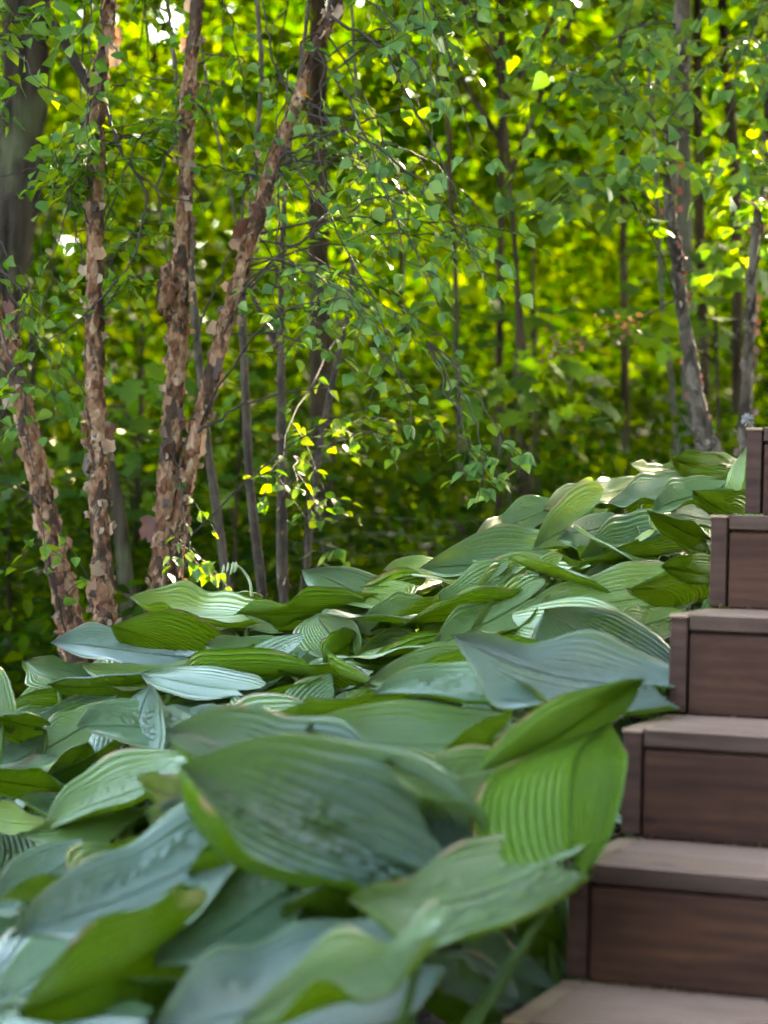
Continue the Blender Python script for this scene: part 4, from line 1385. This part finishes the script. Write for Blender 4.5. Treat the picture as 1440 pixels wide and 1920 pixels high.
wood_tree('big furrowed grey trunk leaning at the upper left edge behind the birches', [(-60, 1180, 112), (-45, 900, 108), (-12, 640, 102), (14, 500, 100), (38, 300, 102), (48, 120, 102), (55, -80, 98)], 11.0, M_OAK, 6.0, (2.8, 2.6, 2.6), 60, 60)
wood_tree('grey weathered snag leaning behind the straight peeling birch', [(243, 1180, 38), (238, 1120, 36), (228, 1010, 32), (216, 920, 27), (206, 850, 16)], 8.6, M_DEADWOOD, None, None, 0, 0, name='dead_snag')
wood_tree('slender brown trunk left of the darker twin trunk at the centre gap', [(866, 1010, 15), (864, 900, 14), (857, 700, 13), (851, 480, 12), (845, 340, 11), (838, 150, 10)], 10.8, M_BROWNBARK, 4.0, (1.8, 1.8, 1.7), 40, 60)
wood_tree('slender very dark trunk between the thin brown one and the short thick one', [(934, 980, 21), (934, 850, 19), (937, 600, 17), (940, 290, 15), (938, 60, 14)], 12.2, M_BROWNBARK, 5.0, (2.2, 2.2, 2.0), 45, 60)
wood_tree('thick brown trunk base showing below green saplings at the centre gap', [(986, 1000, 36), (985, 940, 33), (983, 800, 30), (980, 700, 27), (972, 560, 14), (962, 420, 10), (950, 250, 7)], 10.2, M_BROWNBARK, 2.0, (1.5, 1.5, 1.4), 36, 60)
wood_tree('smooth pale grey trunk directly behind the birch with red curls', [(1296, 880, 37), (1293, 750, 35), (1288, 560, 34), (1282, 380, 33), (1280, 180, 32), (1282, -40, 30)], 11.5, M_SMOOTHBARK, 5.0, (2.4, 2.4, 2.2), 50, 60)
wood_tree('thin grey sapling stem slanting left of the birch with red curls', [(1276, 900, 14), (1270, 840, 13), (1258, 720, 12), (1245, 600, 11), (1236, 430, 10), (1228, 250, 9)], 10.5, M_SMOOTHBARK, 3.0, (1.3, 1.3, 1.4), 26, 50, name='sapling')
wood_tree('brown trunk right behind the birch with red curls, between the two right birches', [(1324, 880, 24), (1320, 700, 23), (1314, 500, 22), (1310, 250, 21), (1308, 0, 20)], 12.8, M_BROWNBARK, 5.0, (2.2, 2.2, 2.2), 45, 60)
wood_tree('brownish trunk just left of the birch at the right edge', [(1384, 860, 28), (1382, 700, 26), (1380, 500, 25), (1376, 300, 24), (1360, 100, 22), (1352, -40, 20)], 12.4, M_BROWNBARK, 5.0, (2.2, 2.2, 2.2), 45, 60)
wood_tree('short visible dark trunk amid yellow leaves left of the right birches', [(1172, 860, 19), (1172, 700, 18), (1170, 560, 17), (1168, 380, 16), (1166, 150, 15)], 13.5, M_BROWNBARK, 5.0, (2.4, 2.4, 2.4), 45, 60)
wood_tree('broad dark trunk in deep shade right of the four thin stems', [(618, 1090, 66), (614, 1000, 60), (606, 850, 54), (602, 700, 50), (598, 450, 46), (596, 200, 42)], 12.0, M_BROWNBARK, 5.0, (2.4, 2.4, 2.2), 50, 60)
wood_tree('thin dark trunk at far left below the big grey trunk', [(72, 1180, 14), (70, 1080, 13), (66, 950, 12), (62, 800, 11), (58, 640, 10)], 12.0, M_BROWNBARK, 3.5, (1.6, 1.6, 1.6), 30, 60)
wood_tree('slim dark trunk seen low between the straight birch and forked birch', [(268, 1100, 14), (266, 960, 13), (262, 800, 12), (268, 600, 11)], 15.0, M_BROWNBARK, 4.0, (2, 2, 2), 35, 60)
wood_tree('slim trunk at the top between leaning birch limb and centre', [(762, 1060, 15), (760, 800, 14), (752, 500, 13), (748, 200, 12), (742, -40, 11)], 18.0, M_BROWNBARK, 5.0, (2.4, 2.4, 2.2), 45, 60)
# dead branch with dry leaves in the gap
q = P(1120, 622, 11)

# ------------------------------------------------------------------ maple saplings with large soft leaves
MAP_OBJ = []
for k in range(3):
    V, F = palmate(0.04 + 0.05 * k)
    MAP_OBJ.append(mesh_np('maple_leaf', V, F, M_MAPLE, True))


def maple(label, stem, d, boxes, size=(.10, .15), zt=0.1):
    p = px_stem(stem, d)
    root = thing('maple_sapling', p[0][:3], label, 'sapling', 'broad-leaved saplings of the understorey')
    (V, F), s = trunk_mesh(p, M_BROWNBARK, .03, 7, .06)
    part('stem', mesh_np('stem', V, F, M_BROWNBARK, True), root)
    pcs = []
    for (x0, x1, y0, y1, n, nt) in boxes:
        for t in range(nt):
            py = y0 + (y1 - y0) * (t + random.random()) / nt
            tip = P(random.uniform(x0, x1), py, d + random.uniform(-.6, .6))
            a = on_stem(s, max(tip[2] - 0.1, s[1, 2]))
            V, F = tube(spline([a, (a + tip) / 2 + (0, 0, .05), tip], 7), np.linspace(.005, .0015, 7), 5)
            part('branch', mesh_np('branch', V, F, M_BROWNBARK, True), root)
            for k in range(n // nt):
                q = tip + rng.normal(0, 1, 3) * (.19, .19, .035)
                y = nz(np.array([q[0] - tip[0], q[1] - tip[1], -.12]) + rng.normal(0, .1, 3))
                X, Y, Z = frames(y[None], np.array([[0, -0.35, 1.0]]), .22)
                o = bpy.data.objects.new('leaf', MAP_OBJ[random.randrange(3)])
                COL.objects.link(o)
                o.parent = root
                z_ = random.uniform(*size)
                Mx = Matrix([[X[0][i] * z_, Y[0][i] * z_, Z[0][i] * z_, 0] for i in range(3)] + [[0, 0, 0, 1]])
                o.matrix_basis = Matrix.Translation(Vector(q) - root.location) @ Mx


maple('layered green maple sapling behind the straight birch and forked birch', [(262, 1180, 12), (256, 1000, 11), (262, 800, 9), (270, 690, 6)], 9.6, [(190, 320, 690, 960, 96, 16)])
maple('soft green maple sapling low at the left edge behind the leaning birch', [(20, 1190, 10), (16, 1000, 9), (28, 840, 7), (36, 760, 5)], 9.8, [(-20, 150, 780, 1010, 80, 13)])
maple('sapling with broad leaves hiding the thick trunk at the centre gap', [(958, 1010, 9), (955, 900, 8), (962, 760, 7), (966, 660, 5)], 9.0, [(870, 1070, 660, 790, 60, 10)], (.09, .13))
maple('maple sapling spreading flat leaves between the two right birches', [(1348, 900, 9), (1346, 760, 8), (1342, 600, 7), (1340, 490, 5)], 10.0, [(1285, 1440, 485, 560, 54, 8), (1180, 1330, 590, 640, 30, 5)], (.11, .15))
maple('bright green maple sapling high in the middle of the wood', [(1010, 960, 9), (1004, 760, 9), (1000, 560, 8), (1000, 330, 6)], 12.0, [(960, 1110, 330, 410, 50, 6), (860, 1060, 540, 660, 40, 6)], (.12, .16))
maple('green sapling low behind the thin stems left of centre', [(440, 1090, 9), (444, 940, 8), (452, 800, 6)], 9.5, [(400, 520, 760, 960, 50, 9)], (.07, .11))

# ------------------------------------------------------------------ the mass of the wood
def volume_pts(n_cl, per, xr, yr, zr, cr=.45, flat=.3, sel=None):
    y = rng.uniform(yr[0], yr[1], n_cl)
    x = rng.uniform(xr[0], xr[1], n_cl) * (y / yr[1] if xr[2] else 1.0)
    z = rng.uniform(0, 1, n_cl) * (zr[1] - zr[0]) + zr[0]
    c = np.stack([x, y, z + np.asarray(G(x, y))], -1)
    if sel is not None:
        c = c[sel(c)]
    k = rng.normal(0, 1, (len(c), per, 3)) * np.array([cr, cr, cr * flat])
    return (c[:, None] + k).reshape(-1, 3)


p1 = volume_pts(640, 135, (-9, 9, 1), (13, 26), (0.6, 7.5), .58, .30, sel=open_left)
p2 = volume_pts(600, 130, (-15, 15, 1), (26, 48), (0.3, 11), .85, .35, sel=open_left)
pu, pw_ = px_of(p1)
lo = (p1[:, 2] - np.asarray(G(p1[:, 0], p1[:, 1])) < 1.9) | ((pu < 470) & (pw_ > 330))  # lower and left leaves take a darker colour in place of shade
pshade = p1[lo]
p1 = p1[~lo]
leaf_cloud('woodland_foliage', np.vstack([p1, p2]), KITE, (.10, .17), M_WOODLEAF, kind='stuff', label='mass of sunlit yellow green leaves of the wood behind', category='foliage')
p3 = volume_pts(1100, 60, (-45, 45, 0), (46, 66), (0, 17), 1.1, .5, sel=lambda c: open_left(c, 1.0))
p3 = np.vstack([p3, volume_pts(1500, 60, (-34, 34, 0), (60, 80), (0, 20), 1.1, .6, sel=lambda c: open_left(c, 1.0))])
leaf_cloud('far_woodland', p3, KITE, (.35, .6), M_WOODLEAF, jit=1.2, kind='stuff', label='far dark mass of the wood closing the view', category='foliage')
# unseen canopy high over the wood, layers added to block sun and sky
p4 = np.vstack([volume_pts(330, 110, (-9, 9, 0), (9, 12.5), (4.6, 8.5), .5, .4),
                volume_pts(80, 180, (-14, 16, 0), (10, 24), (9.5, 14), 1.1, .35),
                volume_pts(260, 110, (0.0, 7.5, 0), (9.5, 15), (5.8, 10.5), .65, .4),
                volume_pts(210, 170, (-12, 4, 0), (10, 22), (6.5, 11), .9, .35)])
leaf_cloud('light_blocking_canopy', p4, KITE, (.16, .26), M_WOODLEAF, kind='stuff', label='high unseen leaf canopy over the wood, added to block sun and sky', category='foliage')
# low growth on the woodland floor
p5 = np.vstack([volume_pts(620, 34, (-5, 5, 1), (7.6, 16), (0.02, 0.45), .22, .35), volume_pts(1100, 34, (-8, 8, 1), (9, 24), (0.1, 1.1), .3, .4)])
leaf_cloud('shade_tinted_foliage', pshade, KITE, (.10, .17), M_UNDER_SHADE, kind='stuff', label='lower and left leaves of the wood behind the birches, shade put into their colour', category='foliage')
leaf_cloud('undergrowth', p5, OV, (.05, .09), M_UNDER_SHADE, kind='stuff', label='low dark green growth on the woodland floor', category='undergrowth')
n = 9000
yy = rng.uniform(6.3, 22, n)
xx = rng.uniform(-.32, .32, n) * yy
pz = np.stack([xx, yy, np.asarray(G(xx, yy)) + rng.uniform(.004, .03, n)], -1)
leaf_cloud('leaf_litter', pz, KITE, (.05, .09), M_LITTER, jit=.25, kind='stuff', label='brown fallen leaves on the woodland floor', category='leaf litter')

# ------------------------------------------------------------------ wire fence at the edge of the wood
wf = thing('wire_fence', P(760, 1090, 9.0), 'thin sagging wire fence strands between the trees at the centre gap', 'wire fence')
for pts in ([(560, 985), (650, 968), (760, 972), (870, 978), (1000, 960), (1140, 900)], [(560, 1020), (680, 1000), (800, 1006), (900, 1005), (1010, 985)], [(540, 1050), (700, 1040), (880, 1036)]):
    p = spline([P(x, y, 9.0) for x, y in pts], 40)
    V, F = tube(p, np.full(40, .0007), 5)
    part('wire', mesh_np('wire', V, F, M_WIRE, True), wf)

# ------------------------------------------------------------------ unseen foliage added behind and beside the camera to shape the light
q1 = np.vstack([volume_pts(120, 34, (-18, 0, 0), (-14, -10), (0.3, 4), .9, .6), volume_pts(260, 34, (0, 14, 0), (-11, -7), (0.3, 13), .9, .6)])
q2 = volume_pts(120, 34, (-14, -11, 0), (-8, 9), (0.3, 4.0), .9, .6)
q3 = volume_pts(420, 34, (5.2, 9.5, 0), (-8, 7.5), (0.3, 13.0), .9, .6)
leaf_cloud('light_shaping_foliage', np.vstack([q1, q2, q3]), KITE, (.32, .5), M_UNDER_SHADE, kind='stuff', label='unseen leaf masses outside the frame, added to shape the light', category='foliage')
